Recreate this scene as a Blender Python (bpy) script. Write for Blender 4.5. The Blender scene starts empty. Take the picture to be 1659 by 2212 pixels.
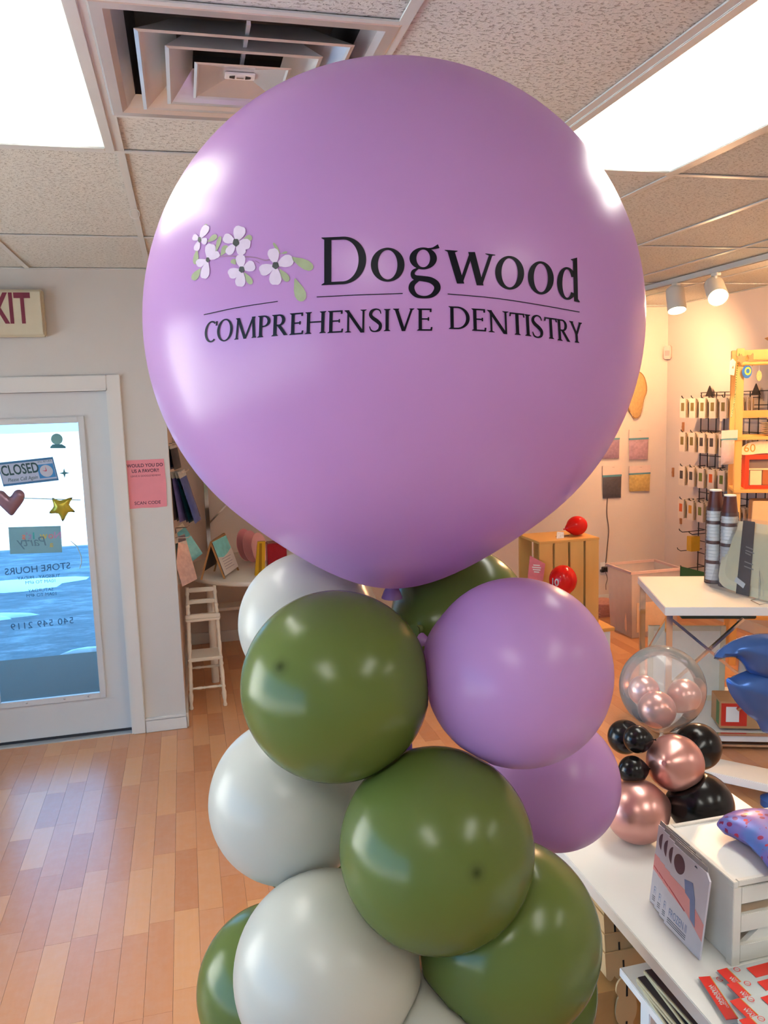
import bpy, bmesh, math, random
from mathutils import Vector, Matrix, Euler
from mathutils.geometry import delaunay_2d_cdt
random.seed(7)
S = bpy.context.scene
COL = S.collection

# ------------------------------------------------------------------ camera
W, H, F = 1659.0, 2212.0, 1733.16
YAW, PITCH, ROLL = .240164, .134685, -.030963
CAM = Vector((0, 0, 1.84))
_f = Vector((math.sin(YAW)*math.cos(PITCH), math.cos(YAW)*math.cos(PITCH), -math.sin(PITCH)))
_r0 = Vector((math.cos(YAW), -math.sin(YAW), 0)); _u0 = _r0.cross(_f)
_r = _r0*math.cos(ROLL) + _u0*math.sin(ROLL); _u = -_r0*math.sin(ROLL) + _u0*math.cos(ROLL)
cd = bpy.data.cameras.new('camera'); cam = bpy.data.objects.new('camera', cd); COL.objects.link(cam)
cd.sensor_fit = 'HORIZONTAL'; cd.sensor_width = 36; cd.lens = 36*F/W; cd.clip_start = .02
M3 = Matrix((_r, _u, -_f)).transposed()
cam.matrix_world = Matrix.Translation(CAM) @ M3.to_4x4()
S.camera = cam

# ------------------------------------------------------------------ world, sun, exposure
S.view_settings.view_transform = 'Standard'; S.view_settings.look = 'None'
S.view_settings.gamma = 1; S.view_settings.use_curve_mapping = False
S.view_settings.exposure = 1.14
wd = bpy.data.worlds.new('sky'); S.world = wd; wd.use_nodes = True
bg = wd.node_tree.nodes['Background']
bg.inputs[0].default_value = (.15, .48, .92, 1); bg.inputs[1].default_value = 2.5
sl = bpy.data.lights.new('sun', 'SUN'); sl.energy = 30; sl.angle = .009; sl.color = (1, .94, .85)
sun = bpy.data.objects.new('sun', sl); COL.objects.link(sun)
sun.rotation_euler = Vector((.10, .866, -.49)).to_track_quat('-Z', 'Y').to_euler()
LAMP_E = 4.6          # radiance of the ceiling panels
SPOT_W = 48.0         # track lamps

# ------------------------------------------------------------------ pixel helpers (measuring only)
def ray(x, y): return _f + _r*((x-W/2)/F) - _u*((y-H/2)/F)
def pz(x, y, z): d = ray(x, y); return CAM + d*((z-CAM.z)/d.z)
def py(x, y, Y): d = ray(x, y); return CAM + d*(Y/d.y)
def px(x, y, X): d = ray(x, y); return CAM + d*(X/d.x)
def pdp(x, y, dep): return CAM + ray(x, y)*dep
def ball_at(cx, cy, rp, r):
    a = ray(cx-rp, cy).normalized(); b = ray(cx+rp, cy).normalized()
    al = a.angle(b)/2; return CAM + (a+b).normalized()*(r/math.sin(al))

# ------------------------------------------------------------------ materials
MATS = {}
def nn(nt, t, **k):
    n = nt.nodes.new(t)
    for a, v in k.items(): setattr(n, a, v)
    return n
def mat(name, col, rough=.5, metal=0, var=.06, scale=20, bump=0, bscale=60, spec=.5, coat=0, trans=0, alpha=1, emit=None, estr=0, ior=None, stretch=None, obj_rand=0, transl=0):
    if name in MATS: return MATS[name]
    m = bpy.data.materials.new(name); m.use_nodes = True; nt = m.node_tree
    p = nt.nodes['Principled BSDF']; out = nt.nodes['Material Output']
    p.inputs['Roughness'].default_value = rough; p.inputs['Metallic'].default_value = metal
    p.inputs['Specular IOR Level'].default_value = spec; p.inputs['Coat Weight'].default_value = coat
    p.inputs['Coat Roughness'].default_value = .16
    p.inputs['Transmission Weight'].default_value = trans; p.inputs['Alpha'].default_value = alpha
    if ior: p.inputs['IOR'].default_value = ior
    tc = nn(nt, 'ShaderNodeTexCoord'); src = tc.outputs['Object']
    if stretch:
        mp = nn(nt, 'ShaderNodeMapping'); mp.inputs['Scale'].default_value = stretch
        nt.links.new(src, mp.inputs[0]); src = mp.outputs[0]
    nz = nn(nt, 'ShaderNodeTexNoise'); nz.inputs['Scale'].default_value = scale; nz.inputs['Detail'].default_value = 4
    nt.links.new(src, nz.inputs['Vector'])
    mx = nn(nt, 'ShaderNodeMix', data_type='RGBA')
    c = Vector(col)
    mx.inputs[6].default_value = (*(c*(1-var)), 1); mx.inputs[7].default_value = (*(min(1, v*(1+var)) for v in col), 1)
    nt.links.new(nz.outputs['Fac'], mx.inputs[0]); last = mx.outputs[2]
    if obj_rand:
        oi = nn(nt, 'ShaderNodeObjectInfo'); hs = nn(nt, 'ShaderNodeHueSaturation')
        mr = nn(nt, 'ShaderNodeMapRange'); mr.inputs[3].default_value = 1-obj_rand; mr.inputs[4].default_value = 1+obj_rand
        nt.links.new(oi.outputs['Random'], mr.inputs[0]); nt.links.new(mr.outputs[0], hs.inputs['Value'])
        nt.links.new(last, hs.inputs['Color']); last = hs.outputs[0]
    nt.links.new(last, p.inputs['Base Color'])
    if bump:
        n2 = nn(nt, 'ShaderNodeTexNoise'); n2.inputs['Scale'].default_value = bscale; n2.inputs['Detail'].default_value = 6
        nt.links.new(src, n2.inputs['Vector'])
        bp = nn(nt, 'ShaderNodeBump'); bp.inputs['Strength'].default_value = bump; bp.inputs['Distance'].default_value = .004
        nt.links.new(n2.outputs['Fac'], bp.inputs['Height']); nt.links.new(bp.outputs[0], p.inputs['Normal'])
    if emit:
        p.inputs['Emission Color'].default_value = (*emit, 1); p.inputs['Emission Strength'].default_value = estr
    if transl:
        tr = nn(nt, 'ShaderNodeBsdfTranslucent'); nt.links.new(last, tr.inputs[0])
        ms = nn(nt, 'ShaderNodeMixShader'); ms.inputs[0].default_value = transl
        nt.links.new(p.outputs[0], ms.inputs[1]); nt.links.new(tr.outputs[0], ms.inputs[2]); nt.links.new(ms.outputs[0], out.inputs[0])
    MATS[name] = m; return m
def film(name, tint=(1, 1, 1), opac=.12, rough=.08, haze=(.8, .8, .8), uneven=.4):
    """thin clear sheet: see-through with a glossy skin and a little haze"""
    if name in MATS: return MATS[name]
    m = bpy.data.materials.new(name); m.use_nodes = True; nt = m.node_tree; nt.nodes.clear()
    out = nn(nt, 'ShaderNodeOutputMaterial'); t = nn(nt, 'ShaderNodeBsdfTransparent'); t.inputs[0].default_value = (*tint, 1)
    g = nn(nt, 'ShaderNodeBsdfGlossy'); g.inputs['Roughness'].default_value = rough
    d = nn(nt, 'ShaderNodeBsdfDiffuse'); d.inputs[0].default_value = (*haze, 1)
    fr = nn(nt, 'ShaderNodeLayerWeight'); fr.inputs[0].default_value = .25
    nz = nn(nt, 'ShaderNodeTexNoise'); nz.inputs['Scale'].default_value = 6
    mr = nn(nt, 'ShaderNodeMapRange'); mr.inputs[3].default_value = opac*(1-uneven); mr.inputs[4].default_value = opac*(1+uneven)
    nt.links.new(nz.outputs['Fac'], mr.inputs[0])
    m1 = nn(nt, 'ShaderNodeMixShader'); nt.links.new(mr.outputs[0], m1.inputs[0]); nt.links.new(t.outputs[0], m1.inputs[1]); nt.links.new(d.outputs[0], m1.inputs[2])
    m2 = nn(nt, 'ShaderNodeMixShader'); nt.links.new(fr.outputs['Fresnel'], m2.inputs[0]); nt.links.new(m1.outputs[0], m2.inputs[1]); nt.links.new(g.outputs[0], m2.inputs[2])
    nt.links.new(m2.outputs[0], out.inputs[0]); MATS[name] = m; return m
def srgb(r, g, b):
    f = lambda v: ((v/255+.055)/1.055)**2.4 if v > 10 else v/255/12.92
    return (f(r), f(g), f(b))

WARM_WALL = mat('wall_paint_warm_light', (.68, .575, .50), .6, var=.03, scale=3, bump=.08, bscale=180)  # peach tint stands in for warm lamp light on these walls
WALL = mat('wall_paint', (.60, .58, .54), .6, var=.03, scale=3, bump=.08, bscale=180)
TRIM = mat('trim_paint', (.70, .69, .65), .4, var=.03, scale=5)
DOORP = mat('door_paint', (.62, .63, .62), .4, var=.05, scale=4)
WHITE = mat('white_laminate', (.80, .81, .78), .25, var=.02, scale=6)
WPLAST = mat('white_plastic', (.78, .77, .74), .35, var=.02)
BLACK = mat('black_print', (.005, .005, .010), .4, var=.1, spec=.12)
CHROME = mat('chrome', (.72, .72, .72), .12, 1, var=.04)
STEEL = mat('brushed_steel', (.68, .69, .69), .22, .55, var=.12, scale=5)
PINE = mat('pine', srgb(218, 165, 90), .5, var=.22, scale=9, stretch=(1, 1, .12), bump=.1)
PINEH = mat('pine_across', srgb(214, 158, 82), .5, var=.22, scale=9, stretch=(.12, .3, 1), bump=.1)
KRAFT = mat('kraft_board', srgb(186, 142, 96), .7, var=.08)
PLY = mat('laser_cut_ply', srgb(205, 170, 120), .6, var=.12, scale=8, stretch=(.2, 1, 1))
CHAR = mat('charred_edge', (.012, .008, .006), .8)
WIRE = mat('black_wire', (.012, .012, .014), .4)
GLASS = film('window_glass', (.93, .97, 1), .015, .02)
CLEAR = film('clear_plastic', (.98, .98, .98), .05, .12)
POLY = film('poly_bag', (.97, .97, .98), .30, .2, (.88, .88, .9), .1)

# ------------------------------------------------------------------ mesh builder
class MB:
    def __init__(s): s.v = []; s.f = []; s.m = []
    def add(s, vs, fs, mi=0):
        o = len(s.v); s.v += [Vector(v) for v in vs]; s.f += [[i+o for i in f] for f in fs]; s.m += [mi]*len(fs); return s
    def box(s, lo, hi, mi=0, mx=None):
        (a, b, c), (d, e, f) = lo, hi
        vs = [Vector(v) for v in ((a,b,c),(d,b,c),(d,e,c),(a,e,c),(a,b,f),(d,b,f),(d,e,f),(a,e,f))]
        if mx: vs = [mx @ v for v in vs]
        return s.add(vs, [(0,3,2,1),(4,5,6,7),(0,1,5,4),(1,2,6,5),(2,3,7,6),(3,0,4,7)], mi)
    def bar(s, p, q, w, h, up=(0,0,1), mi=0):
        p, q = Vector(p), Vector(q); d = (q-p).normalized(); up = Vector(up)
        if abs(d.dot(up)) > .98: up = Vector((0, 1, 0))
        a = d.cross(up).normalized(); b = a.cross(d)
        vs = [c + a*i*w/2 + b*j*h/2 for c in (p, q) for i, j in ((-1,-1),(1,-1),(1,1),(-1,1))]
        return s.add(vs, [(0,1,2,3),(7,6,5,4),(0,4,5,1),(1,5,6,2),(2,6,7,3),(3,7,4,0)], mi)
    def tube(s, pts, r, n=10, mi=0, caps=True):
        pts = [Vector(p) for p in pts]; rs = r if isinstance(r, (list, tuple)) else [r]*len(pts); rings = []
        o = len(s.v); up = Vector((0, 0, 1)); prev = None
        for i, p in enumerate(pts):
            d = (pts[min(i+1, len(pts)-1)]-pts[max(i-1, 0)]).normalized()
            if prev is None: a = d.cross(up if abs(d.z) < .95 else Vector((1, 0, 0))).normalized()
            else: a = (prev - d*prev.dot(d)).normalized()
            prev = a; b = d.cross(a)
            for k in range(n):
                t = 2*math.pi*k/n; s.v.append(p + (a*math.cos(t)+b*math.sin(t))*rs[i])
        for i in range(len(pts)-1):
            for k in range(n):
                s.f.append([o+i*n+k, o+i*n+(k+1) % n, o+(i+1)*n+(k+1) % n, o+(i+1)*n+k]); s.m.append(mi)
        if caps:
            s.f.append([o+k for k in range(n)][::-1]); s.m.append(mi)
            s.f.append([o+(len(pts)-1)*n+k for k in range(n)]); s.m.append(mi)
        return s
    def lathe(s, prof, c, n=32, mi=0, mx=None):
        """prof: (radius, z) pairs round a vertical axis through c"""
        o = len(s.v); c = Vector(c)
        for r, z in prof:
            for k in range(n):
                t = 2*math.pi*k/n; v = Vector((r*math.cos(t), r*math.sin(t), z))
                s.v.append(c + (mx @ v if mx else v))
        for i in range(len(prof)-1):
            for k in range(n):
                s.f.append([o+i*n+k, o+i*n+(k+1) % n, o+(i+1)*n+(k+1) % n, o+(i+1)*n+k]); s.m.append(mi)
        if prof[0][0] > 1e-6: s.f.append([o+k for k in range(n)][::-1]); s.m.append(mi)
        if prof[-1][0] > 1e-6: s.f.append([o+(len(prof)-1)*n+k for k in range(n)]); s.m.append(mi)
        return s
    def prism(s, pts, fn, t, mi=0):
        """outline pts (2D) mapped by fn(u,v,depth) to 3D, thickness t"""
        n = len(pts); vs = [fn(u, v, 0) for u, v in pts] + [fn(u, v, t) for u, v in pts]
        return s.add(vs, [list(range(n))[::-1], list(range(n, 2*n))] + [[i, (i+1) % n, n+(i+1) % n, n+i] for i in range(n)], mi)
    def xf(s, mx): s.v = [mx @ v for v in s.v]; return s
    def mesh(s, name, mats, origin=(0, 0, 0), smooth=False, bevel=0):
        me = bpy.data.meshes.new(name); o = Vector(origin)
        me.from_pydata([tuple(v-o) for v in s.v], [], s.f); me.update()
        for m in (mats if isinstance(mats, (list, tuple)) else [mats]): me.materials.append(m)
        for p, i in zip(me.polygons, s.m): p.material_index = i
        bm = bmesh.new(); bm.from_mesh(me)
        bmesh.ops.recalc_face_normals(bm, faces=bm.faces)
        if bevel: bmesh.ops.bevel(bm, geom=list(bm.edges), offset=bevel, segments=2, affect='EDGES', clamp_overlap=True)
        bm.to_mesh(me); bm.free()
        if smooth:
            for p in me.polygons: p.use_smooth = True
            try: me.set_sharp_from_angle(angle=math.radians(50))
            except Exception: pass
        return me
def worldloc(o):
    v = Vector((0, 0, 0))
    while o: v += o.location; o = o.parent
    return v
def tag(o, label=None, cat=None, group=None, kind=None):
    if label: o['label'] = label
    if cat: o['category'] = cat
    if group: o['group'] = group
    if kind: o['kind'] = kind
    return o
def obj(name, me, parent=None, loc=(0, 0, 0)):
    o = bpy.data.objects.new(name, me); COL.objects.link(o); o.parent = parent; o.location = loc; return o
def part(name, mb, mats, parent, smooth=False, bevel=0, label=None):
    o = obj(name, mb.mesh(name, mats, worldloc(parent), smooth, bevel), parent)
    if label: o['label'] = label
    return o
def solo(name, mb, mats, label, cat, group=None, smooth=False, bevel=0, base=None, kind=None):
    if base is None:
        xs = [v.x for v in mb.v]; ys = [v.y for v in mb.v]; zs = [v.z for v in mb.v]
        base = ((min(xs)+max(xs))/2, (min(ys)+max(ys))/2, min(zs))
    o = obj(name, mb.mesh(name, mats, base, smooth, bevel), None, base); return tag(o, label, cat, group, kind)
def thing(name, label, cat, loc, group=None):
    o = bpy.data.objects.new(name, None); COL.objects.link(o); o.location = loc; o.empty_display_size = .05
    return tag(o, label, cat, group)
def struct(name, mb, mats, smooth=False, bevel=0, label=None, parent=None):
    if parent: return part(name, mb, mats, parent, smooth, bevel)
    o = obj(name, mb.mesh(name, mats, (0, 0, 0), smooth, bevel)); o['kind'] = 'structure'
    if label: o['label'] = label
    return o
def copy_tree(o, loc, label=None, parent=None):
    c = o.copy(); COL.objects.link(c); c.parent = parent
    if loc is not None: c.location = loc
    if label: c['label'] = label
    for ch in list(o.children): copy_tree(ch, None, None, c)
    return c
# ---- lettering (built-in sans font, turned into a flat mesh)
def text_mb(txt, fn, size=1, mi=0, mirror=False, narrow=1, space=1, into=None, align='CENTER', bold=0):
    """fn(u,v) maps text plane to world; u centred, v from the baseline, cap height about .7*size"""
    c = bpy.data.curves.new('t', 'FONT'); c.body = txt; c.size = size; c.align_x = align; c.space_character = space; c.offset = bold*size
    c.resolution_u = 3
    o = bpy.data.objects.new('t', c); COL.objects.link(o); dg = bpy.context.evaluated_depsgraph_get()
    me = bpy.data.meshes.new_from_object(o.evaluated_get(dg)); mb = into or MB()
    mb.add([fn(v.co.x*narrow*(-1 if mirror else 1), v.co.y) for v in me.vertices], [list(p.vertices) for p in me.polygons], mi)
    bpy.data.objects.remove(o); bpy.data.curves.remove(c); bpy.data.meshes.remove(me); return mb
def plane_fn(o, ux, vx):
    o, ux, vx = Vector(o), Vector(ux), Vector(vx); return lambda u, v: o + ux*u + vx*v
def inflate(outline, thick, fn, step, flat=.0, back=True):
    """pillow-shaped foil from a 2D outline; fn(u,v,w) maps to world"""
    n = len(outline); P = [Vector(p) for p in outline]
    mn = (min(p.x for p in P), min(p.y for p in P)); mxx = (max(p.x for p in P), max(p.y for p in P))
    def inside(x, y):
        c = False
        for i in range(n):
            a, b = P[i], P[i-1]
            if (a.y > y) != (b.y > y) and x < (b.x-a.x)*(y-a.y)/(b.y-a.y)+a.x: c = not c
        return c
    def dist(x, y):
        best = 1e9; q = Vector((x, y))
        for i in range(n):
            a, b = P[i-1], P[i]; ab = b-a; t = max(0, min(1, (q-a).dot(ab)/max(1e-12, ab.dot(ab)))); best = min(best, (a+ab*t-q).length)
        return best
    pts = list(P); y = mn[1]
    while y < mxx[1]:
        x = mn[0]
        while x < mxx[0]:
            if inside(x, y) and dist(x, y) > step*.45: pts.append(Vector((x, y)))
            x += step
        y += step
    vs, es, fs, *_ = delaunay_2d_cdt(pts, [(i, (i+1) % n) for i in range(n)], [], 1, 1e-7)
    ds = [dist(v.x, v.y) if i >= n else 0 for i, v in enumerate(vs)]; dm = max(ds)
    hs = [thick*math.sqrt(max(0, 1-(1-min(1, d/dm))**2)) for d in ds]
    mb = MB(); mb.add([fn(v.x, v.y, h) for v, h in zip(vs, hs)], fs)
    if back: mb.add([fn(v.x, v.y, -h*.9) for v, h in zip(vs, hs)], [f[::-1] for f in fs])
    return mb
def catmull(pts, k=6, closed=False):
    P = [Vector(p) for p in pts]; n = len(P); out = []
    rng = n if closed else n-1
    for i in range(rng):
        p0 = P[(i-1) % n] if closed or i else P[0]; p1 = P[i]; p2 = P[(i+1) % n]; p3 = P[(i+2) % n] if closed or i+2 < n else P[-1]
        for j in range(k):
            t = j/k; out.append(.5*((2*p1)+(p2-p0)*t+(2*p0-5*p1+4*p2-p3)*t*t+(3*p1-p0-3*p2+p3)*t**3))
    if not closed: out.append(P[-1])
    return out

# ------------------------------------------------------------------ room shell
CZ = 2.595; YD = 4.64; XA = -.09; YB = 6.33; XR = 4.15; XL = -3.4; YN = -3.0
fl = struct('floor', MB().box((XL-.1, YN-.1, -.12), (XR+.1, YB+.1, -.0085)), mat('floor_underlay', (.10, .05, .025), .8), label='orange-brown laminate strip floor')
def plank_mat(name, use_attr):
    m = bpy.data.materials.new(name); m.use_nodes = True; nt = m.node_tree; p = nt.nodes['Principled BSDF']
    g = nn(nt, 'ShaderNodeNewGeometry')
    if use_attr:
        a = nn(nt, 'ShaderNodeAttribute', attribute_name='rnd'); rnd = a.outputs['Fac']
    else:
        a = nn(nt, 'ShaderNodeObjectInfo'); rnd = a.outputs['Random']
    cr = nn(nt, 'ShaderNodeValToRGB'); nt.links.new(rnd, cr.inputs[0]); e = cr.color_ramp.elements
    e[0].color = (*srgb(192, 128, 84), 1); e[1].color = (*srgb(222, 166, 112), 1)
    for pos, c in ((.3, (206, 144, 98)), (.55, (218, 162, 112)), (.8, (198, 138, 100))):
        x = e.new(pos); x.color = (*srgb(*c), 1)
    mp = nn(nt, 'ShaderNodeMapping'); mp.inputs['Scale'].default_value = (60, 3, 60); nt.links.new(g.outputs['Position'], mp.inputs[0])
    nz = nn(nt, 'ShaderNodeTexNoise'); nz.inputs['Scale'].default_value = 1.2; nz.inputs['Detail'].default_value = 5; nt.links.new(mp.outputs[0], nz.inputs['Vector'])
    mx = nn(nt, 'ShaderNodeMix', data_type='RGBA', blend_type='MULTIPLY'); mx.inputs[0].default_value = .35
    r2 = nn(nt, 'ShaderNodeValToRGB'); r2.color_ramp.elements[0].color = (.84, .80, .76, 1); r2.color_ramp.elements[1].color = (1.1, 1.1, 1.1, 1)
    nt.links.new(nz.outputs['Fac'], r2.inputs[0]); nt.links.new(cr.outputs[0], mx.inputs[6]); nt.links.new(r2.outputs[0], mx.inputs[7])
    n3 = nn(nt, 'ShaderNodeTexNoise'); n3.inputs['Scale'].default_value = 24; n3.inputs['Detail'].default_value = 8; n3.inputs['Roughness'].default_value = .65; nt.links.new(g.outputs['Position'], n3.inputs['Vector'])
    r3 = nn(nt, 'ShaderNodeValToRGB'); r3.color_ramp.elements[0].position = .42; r3.color_ramp.elements[1].position = .85
    r3.color_ramp.elements[0].color = (0, 0, 0, 1); r3.color_ramp.elements[1].color = (.14, .14, .14, 1); nt.links.new(n3.outputs['Fac'], r3.inputs[0])
    m2 = nn(nt, 'ShaderNodeMix', data_type='RGBA'); m2.inputs[7].default_value = (.62, .58, .55, 1)
    nt.links.new(r3.outputs[0], m2.inputs[0]); nt.links.new(mx.outputs[2], m2.inputs[6]); nt.links.new(m2.outputs[2], p.inputs['Base Color'])
    mr = nn(nt, 'ShaderNodeMapRange'); mr.inputs[1].default_value = .3; mr.inputs[2].default_value = .7; mr.inputs[3].default_value = .285; mr.inputs[4].default_value = .34; p.inputs['Specular IOR Level'].default_value = .75
    nt.links.new(n3.outputs['Fac'], mr.inputs[0]); nt.links.new(mr.outputs[0], p.inputs['Roughness'])
    return m
PL1 = plank_mat('laminate_strip', False); PL2 = plank_mat('laminate_strip_far', True)
PW, PLN = .088, .42
pme = MB().box((-.5, -.5, -.0085), (.5, .5, 0)).mesh('plank', PL1)
rest = MB(); rnds = []; cnt = 0
nx = int((XR-XL)/PW)
for i in range(nx+1):
    x0 = XL + i*PW; x1 = min(XR, x0+PW)
    if x1-x0 < .01: continue
    y = YN - random.random()*PLN
    while y < YB:
        L = PLN*random.choice((.8, 1, 1, 1.1)); a, b = max(YN, y), min(YB, y+L); y += L
        if b-a < .02: continue
        cx, cy = (x0+x1)/2, (a+b)/2
        if -1.75 < cx < .42 and 1.95 < cy < 4.75 and cnt < 298:
            o = obj('plank', pme, fl, (cx, cy, 0)); o.scale = (x1-x0-.0009, b-a-.0009, 1); cnt += 1
        elif not (cx < XA-.05 and cy > YD+.15):
            rest.box((x0+.0004, a+.0004, -.0085), (x1-.0004, b-.0004, 0)); rnds.append(random.random())
ro = part('laminate_strips', rest, PL2, fl); ro['kind'] = 'stuff'
at = ro.data.attributes.new('rnd', 'FLOAT', 'FACE')
for i, p in enumerate(ro.data.polygons): at.data[i].value = rnds[i//6]

# walls
T = .14
struct('wall_back', MB().box((XA-T, YB, 0), (XR+T, YB+T, CZ+.2)), WARM_WALL, label='back wall with warm lamp light put in its colour')
struct('wall_right', MB().box((XR, YN, 0), (XR+T, YB, CZ+.2)), WARM_WALL, label='right wall with warm lamp light put in its colour')
WY0, WY1, WZ0, WZ1 = -2.5, 4.2, .30, 2.38
struct('wall_left', MB().box((XL-T, YN, 0), (XL, YD, WZ0)).box((XL-T, YN, WZ1), (XL, YD, CZ+.2)).box((XL-T, YN, WZ0), (XL, WY0, WZ1)).box((XL-T, WY1, WZ0), (XL, YD, WZ1)), WALL, label='off-white left wall with the added shop window')
w1 = struct('added_window_1', MB().box((XL-.09, WY0, WZ0), (XL-.03, WY1, WZ0+.05)).box((XL-.09, WY0, WZ1-.05), (XL-.03, WY1, WZ1)), TRIM, label='added shop window beyond the left edge of the picture')  # unseen window added to let in daylight and brighten the room
for k in range(5):
    y_ = WY0+(WY1-WY0-.05)*k/4; part('added_mullion', MB().box((XL-.09, y_, WZ0+.05), (XL-.03, y_+.05, WZ1-.05)), TRIM, w1)
    if k < 4: part('pane', MB().box((XL-.065, y_+.05, WZ0+.05), (XL-.059, WY0+(WY1-WY0-.05)*(k+1)/4, WZ1-.05)), GLASS, w1)  # pane of the added, unseen shop window
struct('added_sidewalk', MB().box((-16, YN-14, -.30), (XL-T, YD+T, -.06)), mat('bounce_concrete', (.52, .50, .47), .85, var=.12, scale=2), label='added concrete walk bouncing sunlight through the added shop window')  # unseen pale ground added to bounce sunlight up to the ceiling
struct('wall_rear', MB().box((XL-T, YN-T, 0), (XR+T, YN, CZ+.2)), WALL, label='off-white wall behind')
DX0, DX1, DZ = -1.255, -.39, 1.965
wf = MB(); wf.box((XL-T, YD, 0), (DX0, YD+T, CZ+.2)); wf.box((DX1, YD, 0), (XA, YD+T, CZ+.2)); wf.box((DX0, YD, DZ), (DX1, YD+T, CZ+.2))
struct('wall_front', wf, WALL, label='off-white wall around the glass door')
struct('wall_alcove', MB().box((XA-T, YD+T, 0), (XA, YB, CZ+.2)), WARM_WALL, label='short side wall of the alcove')
struct('roof', MB().box((XL-T, YN-T, CZ+.2), (XR+T, YB+T, CZ+.3)).box((XL-9, YD+T-.02, CZ+.2), (XA, YD+T+.15, 4.15)).box((XA-.1, YB, CZ+.2), (XR+9, YB+T, 4.15)).box((XL-9, YD+T-.02, -.1), (XL-T, YD+T+.1, CZ+.2)), WALL)  # unseen roof; parapets and wings shaped to shade the ground outside
# baseboards
BB = MB().box((-.318, YD-.013, 0), (XA, YD, .085)).box((-.318, YD-.017, 0), (XA+.004, YD-.013, .072))
struct('baseboard_front', BB, TRIM, bevel=.002, label='white baseboard on the pillar')
struct('baseboard_alcove', MB().box((XA, YD+.0, 0), (XA+.013, YB-.013, .085)), TRIM, bevel=.002)
struct('baseboard_back', MB().box((XA, YB-.013, 0), (XR, YB, .09)), TRIM, bevel=.003)
struct('baseboard_right', MB().box((XR-.013, YN, 0), (XR, YB-.013, .09)), TRIM, bevel=.003)

# ------------------------------------------------------------------ ceiling: tiles, tees, panels
def tile_mat():
    m = bpy.data.materials.new('fissured_tile'); m.use_nodes = True; nt = m.node_tree; p = nt.nodes['Principled BSDF']; p.inputs['Roughness'].default_value = .95; p.inputs['Specular IOR Level'].default_value = .1
    g = nn(nt, 'ShaderNodeNewGeometry'); mp = nn(nt, 'ShaderNodeMapping'); mp.inputs['Scale'].default_value = (1, 1.7, 1); nt.links.new(g.outputs['Position'], mp.inputs[0])
    a = nn(nt, 'ShaderNodeTexNoise'); a.inputs['Scale'].default_value = 85; a.inputs['Detail'].default_value = 3; a.inputs['Distortion'].default_value = .6; nt.links.new(mp.outputs[0], a.inputs['Vector'])
    b = nn(nt, 'ShaderNodeTexNoise'); b.inputs['Scale'].default_value = 240; nt.links.new(g.outputs['Position'], b.inputs['Vector'])
    r1 = nn(nt, 'ShaderNodeValToRGB'); r1.color_ramp.elements[0].position = .36; r1.color_ramp.elements[1].position = .44; nt.links.new(a.outputs['Fac'], r1.inputs[0])
    mx = nn(nt, 'ShaderNodeMix', data_type='RGBA'); mx.inputs[6].default_value = (.46, .45, .40, 1); mx.inputs[7].default_value = (.66, .67, .62, 1)
    nt.links.new(r1.outputs[0], mx.inputs[0]); nt.links.new(mx.outputs[2], p.inputs['Base Color'])
    ad = nn(nt, 'ShaderNodeMath', operation='ADD'); ml = nn(nt, 'ShaderNodeMath', operation='MULTIPLY'); ml.inputs[1].default_value = .5
    nt.links.new(b.outputs['Fac'], ml.inputs[0]); nt.links.new(r1.outputs[0], ad.inputs[0]); nt.links.new(ml.outputs[0], ad.inputs[1])
    bp = nn(nt, 'ShaderNodeBump'); bp.inputs['Strength'].default_value = .7; bp.inputs['Distance'].default_value = .004
    nt.links.new(ad.outputs[0], bp.inputs['Height']); nt.links.new(bp.outputs[0], p.inputs['Normal']); return m
TILE = tile_mat(); TEE = mat('tee_bar_paint', (.61, .63, .60), .45, var=.03)
ce = struct('ceiling', MB().box((XL, YN, CZ+.13), (XR, YB, CZ+.2)), mat('plenum', (.08, .08, .08), .9), label='suspended ceiling of fissured tiles')
GX, GY = -.13, 2.58
xs = [GX+.61*k for k in range(-6, 8)]; ys = [GY+1.22*k for k in range(-5, 5)]
xs = [XL]+[x for x in xs if XL+.02 < x < XR-.02]+[XR]; ys = [YN]+[y for y in ys if YN+.02 < y < YB-.02]+[YB]
LIGHTS = [(-.74, 1.36), (1.09, 1.36), (-.74, -1.08), (1.09, -1.08), (2.92, -1.08)]  # unseen panels behind the camera; the rightmost is added to brighten the room
VENT = (-.13, 1.665, .48, 2.275)
tme = MB().box((-.5, -.5, 0), (.5, .5, .012)).mesh('ceiling_tile', TILE)
def tile(x0, y0, x1, y1):
    if x1-x0 < .03 or y1-y0 < .03: return
    if x1 < XA-.05 and y0 > YD: return
    o = obj('ceiling_tile', tme, ce, ((x0+x1)/2, (y0+y1)/2, CZ+.004)); o.scale = (x1-x0-.014, y1-y0-.014, 1)
for i in range(len(xs)-1):
    for j in range(len(ys)-1):
        if any(abs(xs[i]-lx) < .05 and abs(ys[j]-ly) < .05 for lx, ly in LIGHTS): continue
        if abs(xs[i]-VENT[0]) < .05 and ys[j] < 2 < ys[j+1]:
            tile(xs[i], ys[j], xs[i+1], VENT[1]); tile(xs[i], VENT[3], xs[i+1], ys[j+1]); continue
        tile(xs[i], ys[j], xs[i+1], ys[j+1])
for x in xs[1:-1]:
    part('tee_bar', MB().box((x-.012, YN, CZ-.002), (x+.012, (YD if x < XA else YB), CZ+.002)).box((x-.003, YN, CZ+.002), (x+.003, (YD if x < XA else YB), CZ+.03)), TEE, ce)
for y in ys[1:-1]:
    part('tee_bar', MB().box((XL if y < YD else XA, y-.011, CZ-.0025), (XR, y+.011, CZ+.0015)), TEE, ce)
for y in (VENT[1], VENT[3]): part('tee_bar', MB().box((VENT[0]+.01, y-.011, CZ-.0025), (VENT[2]-.01, y+.011, CZ+.0015)), TEE, ce)
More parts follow.
